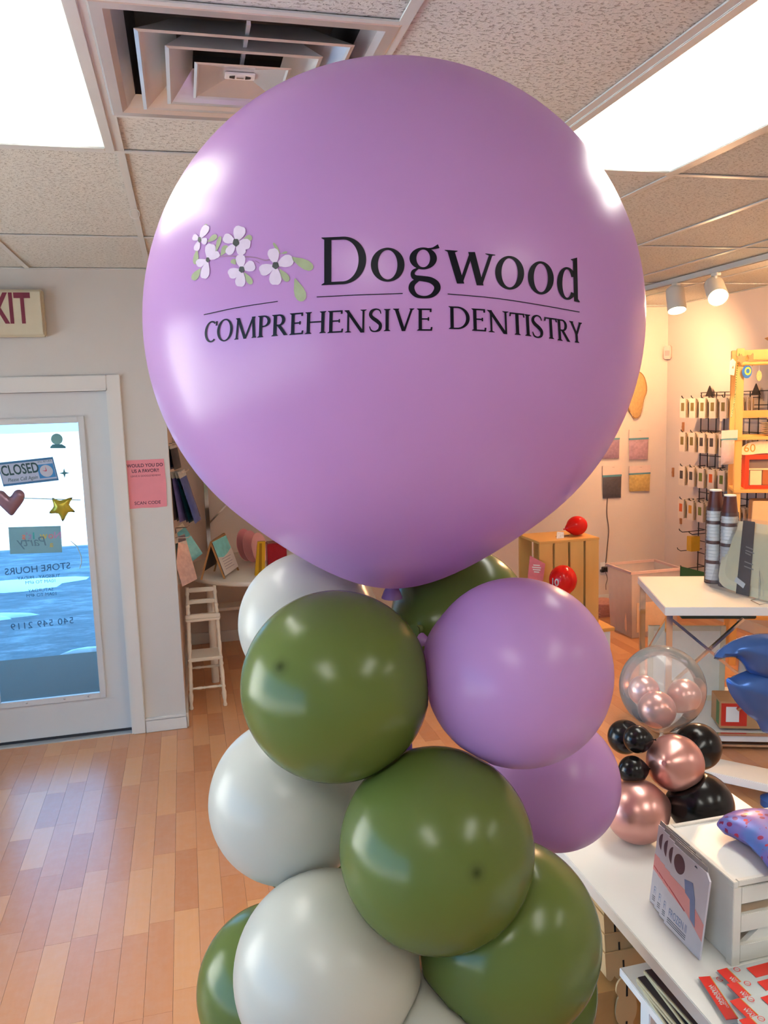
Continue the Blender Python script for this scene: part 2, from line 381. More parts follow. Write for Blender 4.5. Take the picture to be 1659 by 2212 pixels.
struct('trim_1', MB().box((XL, YD-.02, CZ-.003), (XA+.02, YD, CZ+.001)).box((XA, YD, CZ-.003), (XA+.02, YB, CZ+.001)).box((XA, YB-.02, CZ-.003), (XR, YB, CZ+.001)).box((XR-.02, YN, CZ-.003), (XR, YB, CZ+.001)), TEE, label='wall angle round the suspended ceiling')

def lens_mat():
    m = bpy.data.materials.new('prismatic_lens_lit'); m.use_nodes = True; nt = m.node_tree; nt.nodes.clear()
    out = nn(nt, 'ShaderNodeOutputMaterial'); e = nn(nt, 'ShaderNodeEmission'); gl = nn(nt, 'ShaderNodeBsdfPrincipled')
    gl.inputs['Base Color'].default_value = (.3, .31, .28, 1); gl.inputs['Roughness'].default_value = .3
    tc = nn(nt, 'ShaderNodeTexCoord'); sp = nn(nt, 'ShaderNodeSeparateXYZ'); nt.links.new(tc.outputs['Object'], sp.inputs[0])
    # two lamp tubes above the lens glow through it
    def glow(c):
        s_ = nn(nt, 'ShaderNodeMath', operation='SUBTRACT'); s_.inputs[1].default_value = c; nt.links.new(sp.outputs['X'], s_.inputs[0])
        q = nn(nt, 'ShaderNodeMath', operation='MULTIPLY'); nt.links.new(s_.outputs[0], q.inputs[0]); nt.links.new(s_.outputs[0], q.inputs[1])
        d = nn(nt, 'ShaderNodeMath', operation='MULTIPLY'); d.inputs[1].default_value = -1/(2*.065**2); nt.links.new(q.outputs[0], d.inputs[0])
        x = nn(nt, 'ShaderNodeMath', operation='EXPONENT'); nt.links.new(d.outputs[0], x.inputs[0]); return x
    a, b = glow(-.115), glow(.115); ad = nn(nt, 'ShaderNodeMath', operation='ADD'); nt.links.new(a.outputs[0], ad.inputs[0]); nt.links.new(b.outputs[0], ad.inputs[1])
    ya = nn(nt, 'ShaderNodeMath', operation='ABSOLUTE'); nt.links.new(sp.outputs['Y'], ya.inputs[0])
    ym = nn(nt, 'ShaderNodeMapRange'); ym.inputs[1].default_value = .60; ym.inputs[2].default_value = .42; ym.inputs[3].default_value = .25; ym.inputs[4].default_value = 1; nt.links.new(ya.outputs[0], ym.inputs[0])
    ml0 = nn(nt, 'ShaderNodeMath', operation='MULTIPLY'); nt.links.new(ad.outputs[0], ml0.inputs[0]); nt.links.new(ym.outputs[0], ml0.inputs[1])
    ml = nn(nt, 'ShaderNodeMath', operation='MULTIPLY_ADD'); ml.inputs[1].default_value = LAMP_E*1.75; ml.inputs[2].default_value = LAMP_E*.055; nt.links.new(ml0.outputs[0], ml.inputs[0])
    ck = nn(nt, 'ShaderNodeTexVoronoi'); ck.inputs['Scale'].default_value = 75; ck.inputs['Randomness'].default_value = 0; nt.links.new(tc.outputs['Object'], ck.inputs['Vector'])
    cm = nn(nt, 'ShaderNodeMapRange'); cm.inputs[2].default_value = .7; cm.inputs[3].default_value = 1.1; cm.inputs[4].default_value = .82; nt.links.new(ck.outputs['Distance'], cm.inputs[0])
    m3 = nn(nt, 'ShaderNodeMath', operation='MULTIPLY'); nt.links.new(ml.outputs[0], m3.inputs[0]); nt.links.new(cm.outputs[0], m3.inputs[1])
    e.inputs[0].default_value = (1, .985, .90, 1); nt.links.new(m3.outputs[0], e.inputs[1])
    av = nn(nt, 'ShaderNodeAddShader'); nt.links.new(e.outputs[0], av.inputs[0]); nt.links.new(gl.outputs[0], av.inputs[1]); nt.links.new(av.outputs[0], out.inputs[0]); return m
LENS = lens_mat()
lab = ['lit fluorescent ceiling panel beside the square air vent', 'lit fluorescent ceiling panel to the right of the big lilac balloon',
       'fluorescent ceiling panel behind the camera, door side', 'fluorescent ceiling panel behind the camera, middle', 'added fluorescent ceiling panel behind the camera, right']
for (x, y), lb in zip(LIGHTS, lab):
    t = thing('ceiling_light', lb, 'light', (x+.305, y+.61, CZ), 'fluorescent ceiling panels')
    f = MB()
    for a, b in (((x+.012, y+.012), (x+.04, y+1.208)), ((x+.57, y+.012), (x+.598, y+1.208)), ((x+.04, y+.012), (x+.57, y+.04)), ((x+.04, y+1.18), (x+.57, y+1.208))):
        f.box((*a, CZ-.006), (*b, CZ+.02))
    part('frame', f, TEE, t, bevel=.002)
    part('housing', MB().box((x+.015, y+.015, CZ+.02), (x+.595, y+1.205, CZ+.10)), TEE, t)
    part('lens', MB().box((x+.038, y+.038, CZ-.001), (x+.572, y+1.182, CZ+.004)), LENS, t)
# air vent
vx, vy = (VENT[0]+VENT[2])/2, (VENT[1]+VENT[3])/2
t = thing('air_vent', 'square metal ceiling air diffuser with nested louvers', 'vent', (vx, vy, CZ))
def sq(h, z): return [Vector((vx+sx*h, vy+sy*h, z)) for sx, sy in ((-1,-1),(1,-1),(1,1),(-1,1))]
def loft(rings, mb=None, close=False):
    mb = mb or MB(); vs = sum(rings, []); fs = []
    for i in range(len(rings)-1):
        for k in range(4): fs.append((i*4+k, i*4+(k+1) % 4, (i+1)*4+(k+1) % 4, (i+1)*4+k))
    if close: fs.append(tuple(range((len(rings)-1)*4, len(rings)*4)))
    return mb.add(vs, fs)
part('outer_frame', loft([sq(.305, CZ-.001), sq(.298, CZ-.004), sq(.275, CZ-.004), sq(.262, CZ+.004), sq(.240, CZ+.03)]), STEEL, t)
part('duct_neck', loft([sq(.240, CZ+.03), sq(.225, CZ+.125)], close=True), mat('duct_dark', (.03, .03, .033), .5), t)
for h, z in ((.222, -.012), (.164, -.016)):
    part('louver', loft([sq(h, CZ+z), sq(h-.008, CZ+z-.002), sq(h-.012, CZ+z+.002), sq(h*.78, CZ+z+.030), sq(h*.62, CZ+z+.062), sq(h*.62+.003, CZ+z+.062), sq(h*.78+.004, CZ+z+.033), sq(h, CZ+z)]), STEEL, t)
part('louver', loft([sq(.104, CZ-.020), sq(.098, CZ-.022), sq(.094, CZ-.018), sq(.03, CZ+.0), ], close=True), STEEL, t)
kb = part('damper_plate', MB().box((vx-.034, vy-.016, CZ-.006), (vx+.034, vy+.016, CZ-.001)), WPLAST, t, bevel=.001)
for sx in (-1, 1):
    k2 = MB(); k2.prism([(vx+sx*.012, vy-.008), (vx+sx*.024, vy-.004), (vx+sx*.024, vy+.004), (vx+sx*.012, vy+.008)], lambda u, v, w: Vector((u, v, CZ-.0075+w)), .0015); part('damper_slot', k2, WIRE, kb)
part('damper_knob', MB().box((vx-.008, vy-.003, CZ-.0085), (vx+.008, vy+.003, CZ-.006)), CHROME, kb)
part('hanger', MB().box((vx-.004, vy-.255, CZ-.004), (vx+.004, vy-.05, CZ+.004)), STEEL, t)
# small wire loop on the tee bar
p = pz(290, 450, CZ-.004); lp = [p+Vector((math.sin(a)*.018, 0, -.020-math.cos(a)*.018+.0)) for a in [i*2*math.pi/16 for i in range(17)]]
solo('ceiling_hook', MB().tube(lp, .0012, 6).tube([p, p+Vector((0, 0, -.004))], .0015, 6), WPLAST, 'thin white wire loop hanging from the ceiling grid', 'hook', base=p)

# ------------------------------------------------------------------ door, glass, casing
DY = YD+.055
st = .155
d = obj('door_1', MB().box((DX0+.006, DY, .018), (DX0+st, DY+.045, DZ-.012)).box((DX1-st, DY, .018), (DX1-.006, DY+.045, DZ-.012)).box((DX0+st, DY, .018), (DX1-st, DY+.045, .235)).box((DX0+st, DY, 1.80), (DX1-st, DY+.045, DZ-.012)).mesh('door_1', DOORP)); d['kind'] = 'structure'; d['label'] = 'white door with a full glass pane'
GX0, GX1, GZ0, GZ1 = DX0+st, DX1-st, .235, 1.80
for a, b in (((GX0-.02, GZ0-.02), (GX0+.014, GZ1+.02)), ((GX1-.014, GZ0-.02), (GX1+.02, GZ1+.02)), ((GX0+.014, GZ0-.02), (GX1-.014, GZ0+.014)), ((GX0+.014, GZ1-.014), (GX1-.014, GZ1+.02))):
    part('glazing_bead', MB().box((a[0], DY-.010, a[1]), (b[0], DY+.016, b[1])), DOORP, d, bevel=.003)
part('pane', MB().box((GX0, DY+.018, GZ0), (GX1, DY+.024, GZ1)), GLASS, d)
part('door_sweep', MB().box((DX0+.006, DY-.006, .004), (DX1-.006, DY+.03, .018)), mat('rubber', (.015, .018, .025), .6), d)
for x in (-.62, -.75, -.95):
    sc = MB(); sc.lathe([(.006, 0), (.004, .004), (0, .005)], (x, DY-.010, .235), 10, mx=Euler((math.pi/2, 0, 0)).to_matrix()); part('screw', sc, STEEL, d)
cs = MB(); c2 = MB()
cs.box((DX1, YD-.016, 0), (DX1+.072, YD, DZ+.072)).box((DX0-.072, YD-.016, 0), (DX0, YD, DZ+.072)).box((DX0, YD-.016, DZ), (DX1, YD, DZ+.072))
struct('trim_2', cs, TRIM, bevel=.004, label='white door casing')
struct('trim_3', MB().box((DX1-.006, YD-.004, 0), (DX1, YD+T, DZ)).box((DX0, YD-.004, 0), (DX0+.006, YD+T, DZ)).box((DX0, YD-.004, DZ-.010), (DX1, YD+T, DZ)).box((DX1-.02, DY+.046, 0), (DX1-.006, DY+.065, DZ)).box((DX0+.006, DY+.046, DZ-.024), (DX1-.006, DY+.065, DZ-.01)), TRIM, label='door jamb')
struct('threshold', MB().box((DX0, YD+.0, -.004), (DX1, YD+T+.03, .004)), STEEL)

# ------------------------------------------------------------------ outside
def ground_mat():
    m = bpy.data.materials.new('asphalt'); m.use_nodes = True; nt = m.node_tree; p = nt.nodes['Principled BSDF']; p.inputs['Roughness'].default_value = .8
    g = nn(nt, 'ShaderNodeNewGeometry'); mp = nn(nt, 'ShaderNodeMapping'); mp.inputs['Scale'].default_value = (.6, 1.6, 1); nt.links.new(g.outputs['Position'], mp.inputs[0])
    a = nn(nt, 'ShaderNodeTexNoise'); a.inputs['Scale'].default_value = 3.2; a.inputs['Detail'].default_value = 12; a.inputs['Roughness'].default_value = .8; nt.links.new(mp.outputs[0], a.inputs['Vector'])
    r = nn(nt, 'ShaderNodeValToRGB'); e = r.color_ramp.elements; e[0].position = .32; e[0].color = (.05, .06, .07, 1); e[1].position = .64; e[1].color = (.26, .27, .28, 1)
    x = e.new(.50); x.color = (.12, .13, .14, 1)
    nt.links.new(a.outputs['Fac'], r.inputs[0]); nt.links.new(r.outputs[0], p.inputs['Base Color'])
    return m
gnd = struct('ground', MB().box((-40, YD+T+.05, -.32), (40, 90, -.10)), ground_mat(), label='asphalt outside the door')
SUN_WHITE = mat('sun_patch_white', (.86, .88, .90), .6, var=.06, scale=3, bump=.4, bscale=4)  # white colour standing in for sunlight on the shaded asphalt
def snow(cx, cy, rx, ry, seed, lb):  # low white mound; the large one stands in for sunlit asphalt
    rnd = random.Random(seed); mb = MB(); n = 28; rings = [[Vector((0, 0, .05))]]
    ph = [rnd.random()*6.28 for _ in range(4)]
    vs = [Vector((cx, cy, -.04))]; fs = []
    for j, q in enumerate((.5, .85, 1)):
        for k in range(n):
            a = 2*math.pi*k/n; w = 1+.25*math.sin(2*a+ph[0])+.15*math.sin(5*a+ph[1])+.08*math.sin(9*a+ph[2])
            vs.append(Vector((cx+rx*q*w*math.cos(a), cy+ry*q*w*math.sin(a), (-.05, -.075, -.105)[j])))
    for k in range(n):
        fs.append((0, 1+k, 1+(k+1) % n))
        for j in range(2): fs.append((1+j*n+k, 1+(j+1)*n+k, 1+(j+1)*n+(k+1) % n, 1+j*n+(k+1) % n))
    mb.add(vs, fs); solo('bright_patch', mb, SUN_WHITE, lb, 'patch', 'white patches on the asphalt outside', smooth=True)
q = pz(30, 1268, -.1); snow(q.x-.35, q.y, .9, .42, 1, 'large white patch painted as sunlight outside the door glass')
q = pz(20, 1335, -.1); snow(q.x-.3, q.y, .5, .10, 2, 'narrow white streak nearer the door')
q = pz(185, 1413, -.1); snow(q.x+.02, q.y, .17, .05, 3, 'small white scrap at the edge of the door mat')
struct('doorstep', MB().box((-2.2, YD+T+.03, -.15), (.2, YD+1.15, -.045)), mat('concrete', (.52, .53, .54), .85, var=.15, bump=.3), bevel=.01, label='concrete step outside the door')
MATM = mat('mat_rubber', (.03, .034, .042), .7, var=.4, scale=90, bump=.8, bscale=120)
dm = thing('door_mat', 'dark ribbed rubber mat outside the door', 'mat', (-.85, 5.25, -.045))
mm = MB()
pA, pB = pz(5, 1515, -.035), pz(60, 1448, -.035)
part('mat_base', MB().prism([(pA.x, 4.84), (-.25, 4.84), (-.25, 5.42), (pB.x, 5.42)], lambda u, v, w: Vector((u, v, -.045+w)), .010), MATM, dm)
nb = MB()
for i in range(22):
    for j in range(16):
        u = pA.x+.03+(-.28-pA.x)*i/21; v = 4.87+.52*j/15
        if u > pA.x+(pB.x-pA.x)*(v-4.84)/.58+.01: nb.lathe([(.008, 0), (.006, .005), (0, .006)], (u, v, -.035), 6)
nbo = part('nubs', nb, mat('mat_nub', (.34, .38, .40), .35), dm); nbo['kind'] = 'stuff'

# ------------------------------------------------------------------ things on the door glass and the wall around it
GY_ = DY+.017          # inner face of the glass
MAROON = mat('exit_maroon', srgb(120, 40, 62), .5)
CREAM = mat('exit_housing', srgb(196, 186, 158), .45, var=.05)
eTR, eBL = py(91, 625, YD-.05), py(0, 728, YD-.05)
ex1, ex0, ez1, ez0 = eTR.x, eTR.x-.325, eTR.z, eBL.z
t = thing('exit_sign', 'cream exit sign with maroon letters above the door', 'sign', ((ex0+ex1)/2, YD, ez0))
part('housing', MB().box((ex0, YD-.05, ez0), (ex1, YD, ez1)), CREAM, t, bevel=.008)
part('face_plate', MB().box((ex0+.012, YD-.0535, ez0+.012), (ex1-.012, YD-.049, ez1-.012)), mat('exit_face', srgb(206, 198, 172), .4), t, bevel=.001)
lz = py(30, 697, YD-.055).z; lt = py(30, 632, YD-.055).z
part('lettering', text_mb('EXIT', plane_fn((py(66, 660, YD-.055).x, YD-.0545, lz), (1, 0, 0), (0, 0, 1)), (lt-lz)/.70, narrow=.60, align='RIGHT', bold=.022), MAROON, t)

def glass_pt(x, y): v = py(x, y, GY_-.002); return v
# CLOSED sign, hung a little crooked
a, b, c = glass_pt(-6, 1000), glass_pt(114, 987), glass_pt(8, 1051)
ux = (b-a).normalized(); vxx = (a-c).normalized(); wid, hei = (b-a).length, (a-c).length
fn = lambda u, v, w=0: c + ux*u + vxx*v + Vector((0, -w, 0))
BLU = mat('sign_blue', srgb(62, 118, 160), .45); PALE = mat('sign_pale', srgb(178, 192, 214), .45); DGRN = mat('sign_green', srgb(38, 78, 82), .45)
t = thing('closed_sign', 'blue and white CLOSED sign with a clock hanging in the door glass', 'sign', c)
part('card', MB().prism([(0, 0), (wid, 0), (wid, hei), (0, hei)], fn, .003), BLU, t)
part('face', MB().prism([(.004, .012), (wid-.006, .012), (wid-.006, hei-.012), (.004, hei-.012)], lambda u, v, w: fn(u, v, .003+w), .0006), PALE, t)
part('lettering', text_mb('Please Call Again', lambda u, v: fn(.028+u+v*.25, .022+v, .0042), .028, align='LEFT', narrow=.8, into=text_mb('CLOSED', lambda u, v: fn(.008+u, .058+v, .0042), .078, narrow=.66, align='LEFT', bold=.02)), DGRN, t)
part('return_lettering', text_mb('WILL RETURN', lambda u, v: fn(wid-.048+u, hei-.024+v, .0042), .014, narrow=.8), DGRN, t)
cc = (wid-.050, hei*.45)
part('clock_panel', MB().prism([(cc[0]-.042, cc[1]-.038), (cc[0]+.042, cc[1]-.038), (cc[0]+.042, cc[1]+.038), (cc[0]-.042, cc[1]+.038)], lambda u, v, w: fn(u, v, .0036+w), .0004), mat('clock_blue', srgb(60, 140, 200), .45), t)
ck = part('clock_face', MB().prism([(cc[0]+.033*math.cos(i*math.pi/14), cc[1]+.033*math.sin(i*math.pi/14)) for i in range(28)], lambda u, v, w: fn(u, v, .0041+w), .0006), mat('clock_white', srgb(190, 196, 208), .4), t)
part('clock_hand', MB().prism([(cc[0]-.002, cc[1]), (cc[0]+.003, cc[1]), (cc[0]+.0, cc[1]+.028)], lambda u, v, w: fn(u, v, .0048+w), .0004).prism([(cc[0], cc[1]-.003), (cc[0], cc[1]+.003), (cc[0]-.022, cc[1]+.004)], lambda u, v, w: fn(u, v, .0048+w), .0004), mat('clock_red', srgb(200, 70, 90), .4), ck)
# stickers
STK = mat('sticker_teal', srgb(110, 165, 165), .5, var=.25, scale=30); STK2 = mat('sticker_teal_dark', srgb(60, 125, 135), .5)
def gfn(x, y):   # flat decal coordinates in metres around a spot on the glass
    o = glass_pt(x, y); return lambda u, v, w=0: o + Vector((u, -w, v))
f = gfn(123, 951); t = thing('window_sticker', 'snow globe sticker near the top of the door glass', 'sticker', f(0, 0))
part('globe', MB().prism([(.030*math.cos(i*math.pi/16), .006+.030*math.sin(i*math.pi/16)) for i in range(32)], f, .0006), STK, t)
part('base', MB().prism([(-.036, -.042), (.042, -.045), (.042, -.036), (.022, -.022), (-.024, -.022), (-.038, -.036)], lambda u, v, w: f(u, v, .0007+w), .0006), STK2, t)
f = gfn(139, 1022); solo('window_sticker', MB().prism([(r*math.cos(i*math.pi/4+math.pi/2), r*math.sin(i*math.pi/4+math.pi/2)) for i, r in enumerate((.027, .008, .027, .008, .027, .008, .027, .008))], f, .0008), STK2, 'four-pointed sparkle sticker beside the CLOSED sign', 'sticker')
# garland of small puffy foils in the glass
FOILP = mat('foil_dusty_mauve', srgb(150, 120, 135), .3, .55, var=.2, scale=12); FOILY = mat('foil_yellow', srgb(190, 175, 60), .3, .45, var=.3, scale=18)
o = py(22, 1080, GY_-.04); hp = [(0, -.085), (.03, -.055), (.068, -.005), (.074, .03), (.055, .052), (.028, .048), (0, .018), (-.028, .048), (-.055, .052), (-.074, .03), (-.068, -.005), (-.03, -.055)]
solo('heart_foil', inflate([tuple(p) for p in catmull(hp, 4, True)], .02, lambda u, v, w: o+Vector((u, -w, v)), .011), FOILP, 'dusty mauve heart foil hanging in the door glass', 'foil balloon', smooth=True)
o2 = py(133, 1096, GY_-.04); spn = []
for i in range(10): r_ = (.072, .038)[i % 2]; spn.append((r_*math.sin(i*math.pi/5+.12), r_*math.cos(i*math.pi/5+.12)*1.0))
spn = [(.060, .052), (.040, .012), (.068, -.030), (.032, -.030), (.0, -.078), (-.018, -.034), (-.066, -.028), (-.040, .008), (-.044, .055), (-.005, .038)]
solo('star_foil', inflate([tuple(p) for p in catmull(spn, 3, True)], .022, lambda u, v, w: o2+Vector((u, -w, v)), .010), FOILY, 'yellow star foil hanging in the door glass', 'foil balloon', smooth=True)
solo('garland_string', MB().tube([py(-20, 1074, GY_-.045), py(50, 1076, GY_-.045), py(110, 1078, GY_-.045), py(174, 1080, GY_-.02)], .0022, 6), mat('string_teal', srgb(120, 170, 175), .6), 'pale teal string between the heart and star foils', 'string')
solo('ribbon', MB().tube([py(x, y, GY_-.012) for x, y in ((152, 1168), (166, 1180), (175, 1200), (176, 1215), (172, 1228))], [.0015, .0025, .003, .003, .003], 6), mat('ribbon_pale', srgb(170, 200, 205), .4), 'thin curled ribbon stuck to the door glass', 'ribbon')
# poster seen from behind (reads mirrored)
a, b, c = glass_pt(18, 1139), glass_pt(131, 1136), glass_pt(22, 1197); wid = (b-a).length; hei = (a-c).length
ux, vxx = (b-a).normalized(), (a-c).normalized(); fp = lambda u, v, w=0: c+ux*u+vxx*v+Vector((0, -w, 0))
t = thing('window_poster', 'pale teal paper poster with mirrored colourful lettering in the door glass', 'poster', c)
part('sheet', MB().prism([(0, 0), (wid, 0), (wid, hei), (0, hei)], fp, .0008), mat('poster_paper', srgb(150, 196, 200), .7, transl=.35), t)
L_ = 'Now It\'s'; cols = {'N': (190, 150, 190), 'o': (205, 140, 150), 'w': (200, 190, 110), 'I': (60, 170, 170), 't': (170, 150, 190), "'": (170, 150, 190), 's': (215, 130, 110)}
ups = [.93, .80, .66, .47, .40, .34, .28]
for ch, uu in zip('NowIt\'s', ups):
    part('lettering', text_mb(ch, lambda u, v: fp(uu*wid+u, hei*.54+v, .0012), .052, mirror=True, bold=.02), mat('poster_'+str(ch), srgb(*cols[ch]), .6), t)
part('lettering', text_mb('a', lambda u, v: fp(.80*wid+u, hei*.22+v, .0012), .045, mirror=True, bold=.02), mat('poster_a', srgb(200, 185, 100), .6), t)
part('script_lettering', text_mb('Party', lambda u, v: fp(.44*wid+u-v*.2, hei*.28+v, .0013), .075, mirror=True, space=.95), mat('poster_ink', srgb(95, 135, 150), .6), t)
INK = mat('glass_lettering', srgb(60, 110, 150), .6)
t = thing('store_hours', 'mirrored store hours lettering on the door glass', 'lettering', glass_pt(80, 1300))
f = gfn(82, 1232); part('heading', text_mb('STORE HOURS', lambda u, v: f(u, v-.008+u*.03), .052, mirror=True, narrow=1.0, bold=.005), INK, t)
f = gfn(84, 1246); part('line', text_mb('TUESDAY - FRIDAY', lambda u, v: f(u, v-.01), .026, mirror=True), INK, t)
f = gfn(88, 1256); part('line', text_mb('10AM TO 6PM', lambda u, v: f(u, v-.01), .026, mirror=True), INK, t)
f = gfn(88, 1274); part('line', text_mb('SATURDAY', lambda u, v: f(u, v-.01), .026, mirror=True), INK, t)
f = gfn(90, 1284); part('line', text_mb('10AM TO 4PM', lambda u, v: f(u, v-.01), .026, mirror=True), INK, t)
f = gfn(92, 1350); part('phone_number', text_mb('540 549 2119', lambda u, v: f(u*1.05, v-.01+u*.03), .052, mirror=True, space=1.1), INK, t)
# pink notice on the pillar
a, b, c = py(267, 995, YD-.002), py(354, 992, YD-.002), py(278, 1100, YD-.002); wid = (b-a).length; hei = (a-c).length
f = lambda u, v, w=0: Vector((a.x+.004+u, YD-.001-w, c.z+v))
t = thing('pink_notice', 'pink paper notice with black text on the pillar by the door', 'notice', (a.x+wid/2, YD, c.z))
part('sheet', MB().prism([(0, 0), (wid*.35, .003), (wid*.7, .0), (wid*.98, .004), (wid, hei*.5), (wid*.98, hei), (0, hei)], f, .0012), mat('pink_paper', srgb(226, 140, 150), .7), t)
tb = text_mb('WOULD YOU DO', lambda u, v: f(wid/2+u, hei-.040+v, .0018), .026, bold=.02, narrow=.92)
text_mb('US A FAVOR?!', lambda u, v: f(wid/2+u, hei-.070+v, .0018), .026, bold=.02, narrow=.92, into=tb)
text_mb('LEAVE A GOOGLE REVIEW!', lambda u, v: f(wid/2+u, hei-.094+v, .0018), .014, narrow=.95, into=tb)
text_mb('SCAN CODE', lambda u, v: f(wid/2+u, .022+v, .0018), .025, bold=.01, into=tb)
part('lettering', tb, mat('notice_ink', srgb(70, 40, 60), .6), t)

# ------------------------------------------------------------------ balloon column
def latex(name, col, rough=.22, transl=.25, var=.05, spec=.32, coat=.13):
    new = name not in MATS; m = mat(name, col, rough, var=var, scale=4, spec=spec, coat=coat, transl=transl)
    if new:
        nt = m.node_tree; at_ = nn(nt, 'ShaderNodeAttribute', attribute_name='crown'); mx = nn(nt, 'ShaderNodeMix', data_type='RGBA')
        src = [l for l in nt.links if l.to_socket.name == 'Base Color'][0].from_socket
        mx.inputs[7].default_value = (*(v*.22 for v in col), 1); nt.links.new(at_.outputs['Fac'], mx.inputs[0]); nt.links.new(src, mx.inputs[6])
        nt.links.new(mx.outputs[2], nt.nodes['Principled BSDF'].inputs['Base Color'])
    return m
LILAC = latex('latex_lilac', srgb(196, 151, 206), .30, .32)
GREEN = latex('latex_olive_green', srgb(102, 118, 58), .25, .28)
LWHITE = latex('latex_white', srgb(203, 202, 192), .30, .30)
LBLACK = latex('latex_black', (.006, .006, .007), .22, 0)
ROSE = mat('latex_rose_gold', srgb(214, 160, 152), .30, .78, var=.08, scale=5)
RED = latex('latex_red', srgb(225, 22, 20), .18, .15)
AXIS = Vector((.395, 1.44, 0))
def balloon_mesh(name, c, r, tail, m, others=(), n=64, stretch=1.0, tl=.22, ps=1.0):
    """round latex balloon: pole towards the tail drawn out a little, flats where neighbours press; c = centre"""
    t = tail.normalized(); a = t.orthogonal().normalized(); b = t.cross(a); vs = []; nr = n//2
    for i in range(nr+1):
        ph = math.pi*i/nr
        for k in range(n):
            th = 2*math.pi*k/n; z = math.cos(ph); s_ = math.sin(ph)
            ext = 1 + tl*max(0, (z-.72)/.28)**2.2*(1 if z > .72 else 0)
            s2 = s_*(1-.10*max(0, z)**6)
            vs.append(t*(z*ext*stretch*r) + (a*math.cos(th)+b*math.sin(th))*(s2*r))
    # flats against neighbours
    for oc, orr in others:
        dv = oc-c; dist = dv.length
        if dist >= r+orr or dist < 1e-4: continue
        dn = dv/dist; h = (dist*dist + r*r - orr*orr)/(2*dist) - .0015
        for i, v in enumerate(vs):
            q = v.dot(dn)
            if q > h: vs[i] = v - dn*(q-h)
    mb = MB(); fs = []
    for i in range(nr):
        for k in range(n): fs.append((i*n+k, i*n+(k+1) % n, (i+1)*n+(k+1) % n, (i+1)*n+k))
    mb.add([c+v for v in vs], fs); return mb
def knot_mb(c, r, tail, tl, stretch=1.0):
    t = tail.normalized(); p = c+t*(r*(1+tl)*stretch-.004*r/.15); k = r/.15
    pts = [p + t*d*k for d in (-.006, 0, .004, .009, .013, .022, .030)]
    return MB().tube(pts, [x*k for x in (.010, .006, .008, .0085, .005, .010, .013)], 12)
def balloon(c, r, m, label, group, tail=None, others=(), n=64, cat='balloon', stretch=1.0, tl=.2, name='balloon'):
    t = thing(name, label, cat, c - Vector((0, 0, r)), group)
    part('skin', balloon_mesh('skin', c, r, tail, m, others, n, stretch, tl), m, t, smooth=True)
    part('knot', knot_mb(c, r, tail, tl, stretch), m, t, smooth=True)
    return t
def add_crown(t, c, r, tail):
    sk = [o for o in t.children if o.name.startswith('skin')][0]; at_ = sk.data.attributes.new('crown', 'FLOAT', 'POINT'); w0 = worldloc(sk); d_ = -tail.normalized()
    for i, v in enumerate(sk.data.vertices):
        a_ = (v.co+w0-c).angle(d_); at_.data[i].value = max(0, 1-a_/.11)**1.6
def hit_ball(x, y, c, r):
    d_ = ray(x, y).normalized(); oc = CAM-c; b_ = oc.dot(d_); return CAM+d_*(-b_-math.sqrt(max(0, b_*b_-oc.dot(oc)+r*r)))
CROWN = {0: (605, 1440), 5: (1030, 1886)}
R0 = .43
BIG = ball_at(851.5, 716, 543, R0)
spec = [  # px centre, px radius, radius, material, label
 (724, 1479, 205, .150, GREEN, 'olive green balloon right under the big lilac balloon, front left'),
 (1121, 1450, 206, .150, LILAC, 'lilac balloon directly below the big printed balloon, front right'),
 (668, 1345, 154, .140, LWHITE, 'white balloon tucked behind the upper green balloon'),
 (995, 1330, 150, .140, GREEN, 'green balloon mostly hidden behind the two upper front balloons'),
 (625, 1726, 175, .146, LWHITE, 'white balloon on the left of the column, second tier'),
 (944, 1829, 211, .150, GREEN, 'olive green balloon in the middle front of the column, second tier'),
 (1196, 1688, 146, .142, LILAC, 'lilac balloon on the right of the column, second tier'),
 (676, 1790, 140, .135, GREEN, 'green balloon showing only a sliver below the left white balloon'),
 (707, 2094, 203, .150, LWHITE, 'white balloon at the lower front of the column'),
 (1098, 2020, 202, .152, GREEN, 'green balloon at the lower right of the column'),
 (592, 2128, 167, .145, GREEN, 'green balloon at the lower left, behind the front white one'),
 (1120, 2128, 170, .145, GREEN, 'green balloon crescent behind the lower right green balloon'),
 (905, 2330, 205, .150, LWHITE, 'white balloon at the bottom edge of the picture'),
]
balls = [[ball_at(x, y, rp, r), r, m, lb] for x, y, rp, r, m, lb in spec]
AX = sum((b[0] for b in balls[:4]), Vector())/4; AX = Vector((AX.x, AX.y, 0))
low = [(45, .30, GREEN), (135, .30, LWHITE), (225, .30, LILAC), (315, .30, GREEN)]
for ang, z, m in low:
    aa = math.radians(ang); balls.append([Vector((AX.x+.205*math.cos(aa), AX.y+.205*math.sin(aa), .148)), .143, m, {45: 'green', 135: 'white', 225: 'lilac', 315: 'second green'}[ang]+' balloon at the foot of the column'])
BG = 'balloons of the column'
def lift(z): return Vector((AX.x, AX.y, z))
for i, (c, r, m, lb) in enumerate(balls):
    oth = [(b[0], b[1]) for j, b in enumerate(balls) if j != i] + [(BIG, R0)]
    tail = lift(c.z + (.02 if c.z > .5 else 0)) - c
    if i in CROWN: tail = c-hit_ball(*CROWN[i], c, r)
    bt_ = balloon(c, r, m, lb, BG, tail, oth, 96 if i in CROWN else (72 if i < 13 else 40), tl=.16)
    if i in CROWN: add_crown(bt_, c, r, tail)
bigT = thing('balloon', 'giant round lilac balloon with printed black lettering and white flowers', 'balloon', BIG-Vector((0, 0, R0)), BG)
part('skin', balloon_mesh('skin', BIG, R0, Vector((-.02, .06, -1)), LILAC, [(b[0], b[1]) for b in balls], 128, 1.0, .09), LILAC, bigT, smooth=True)
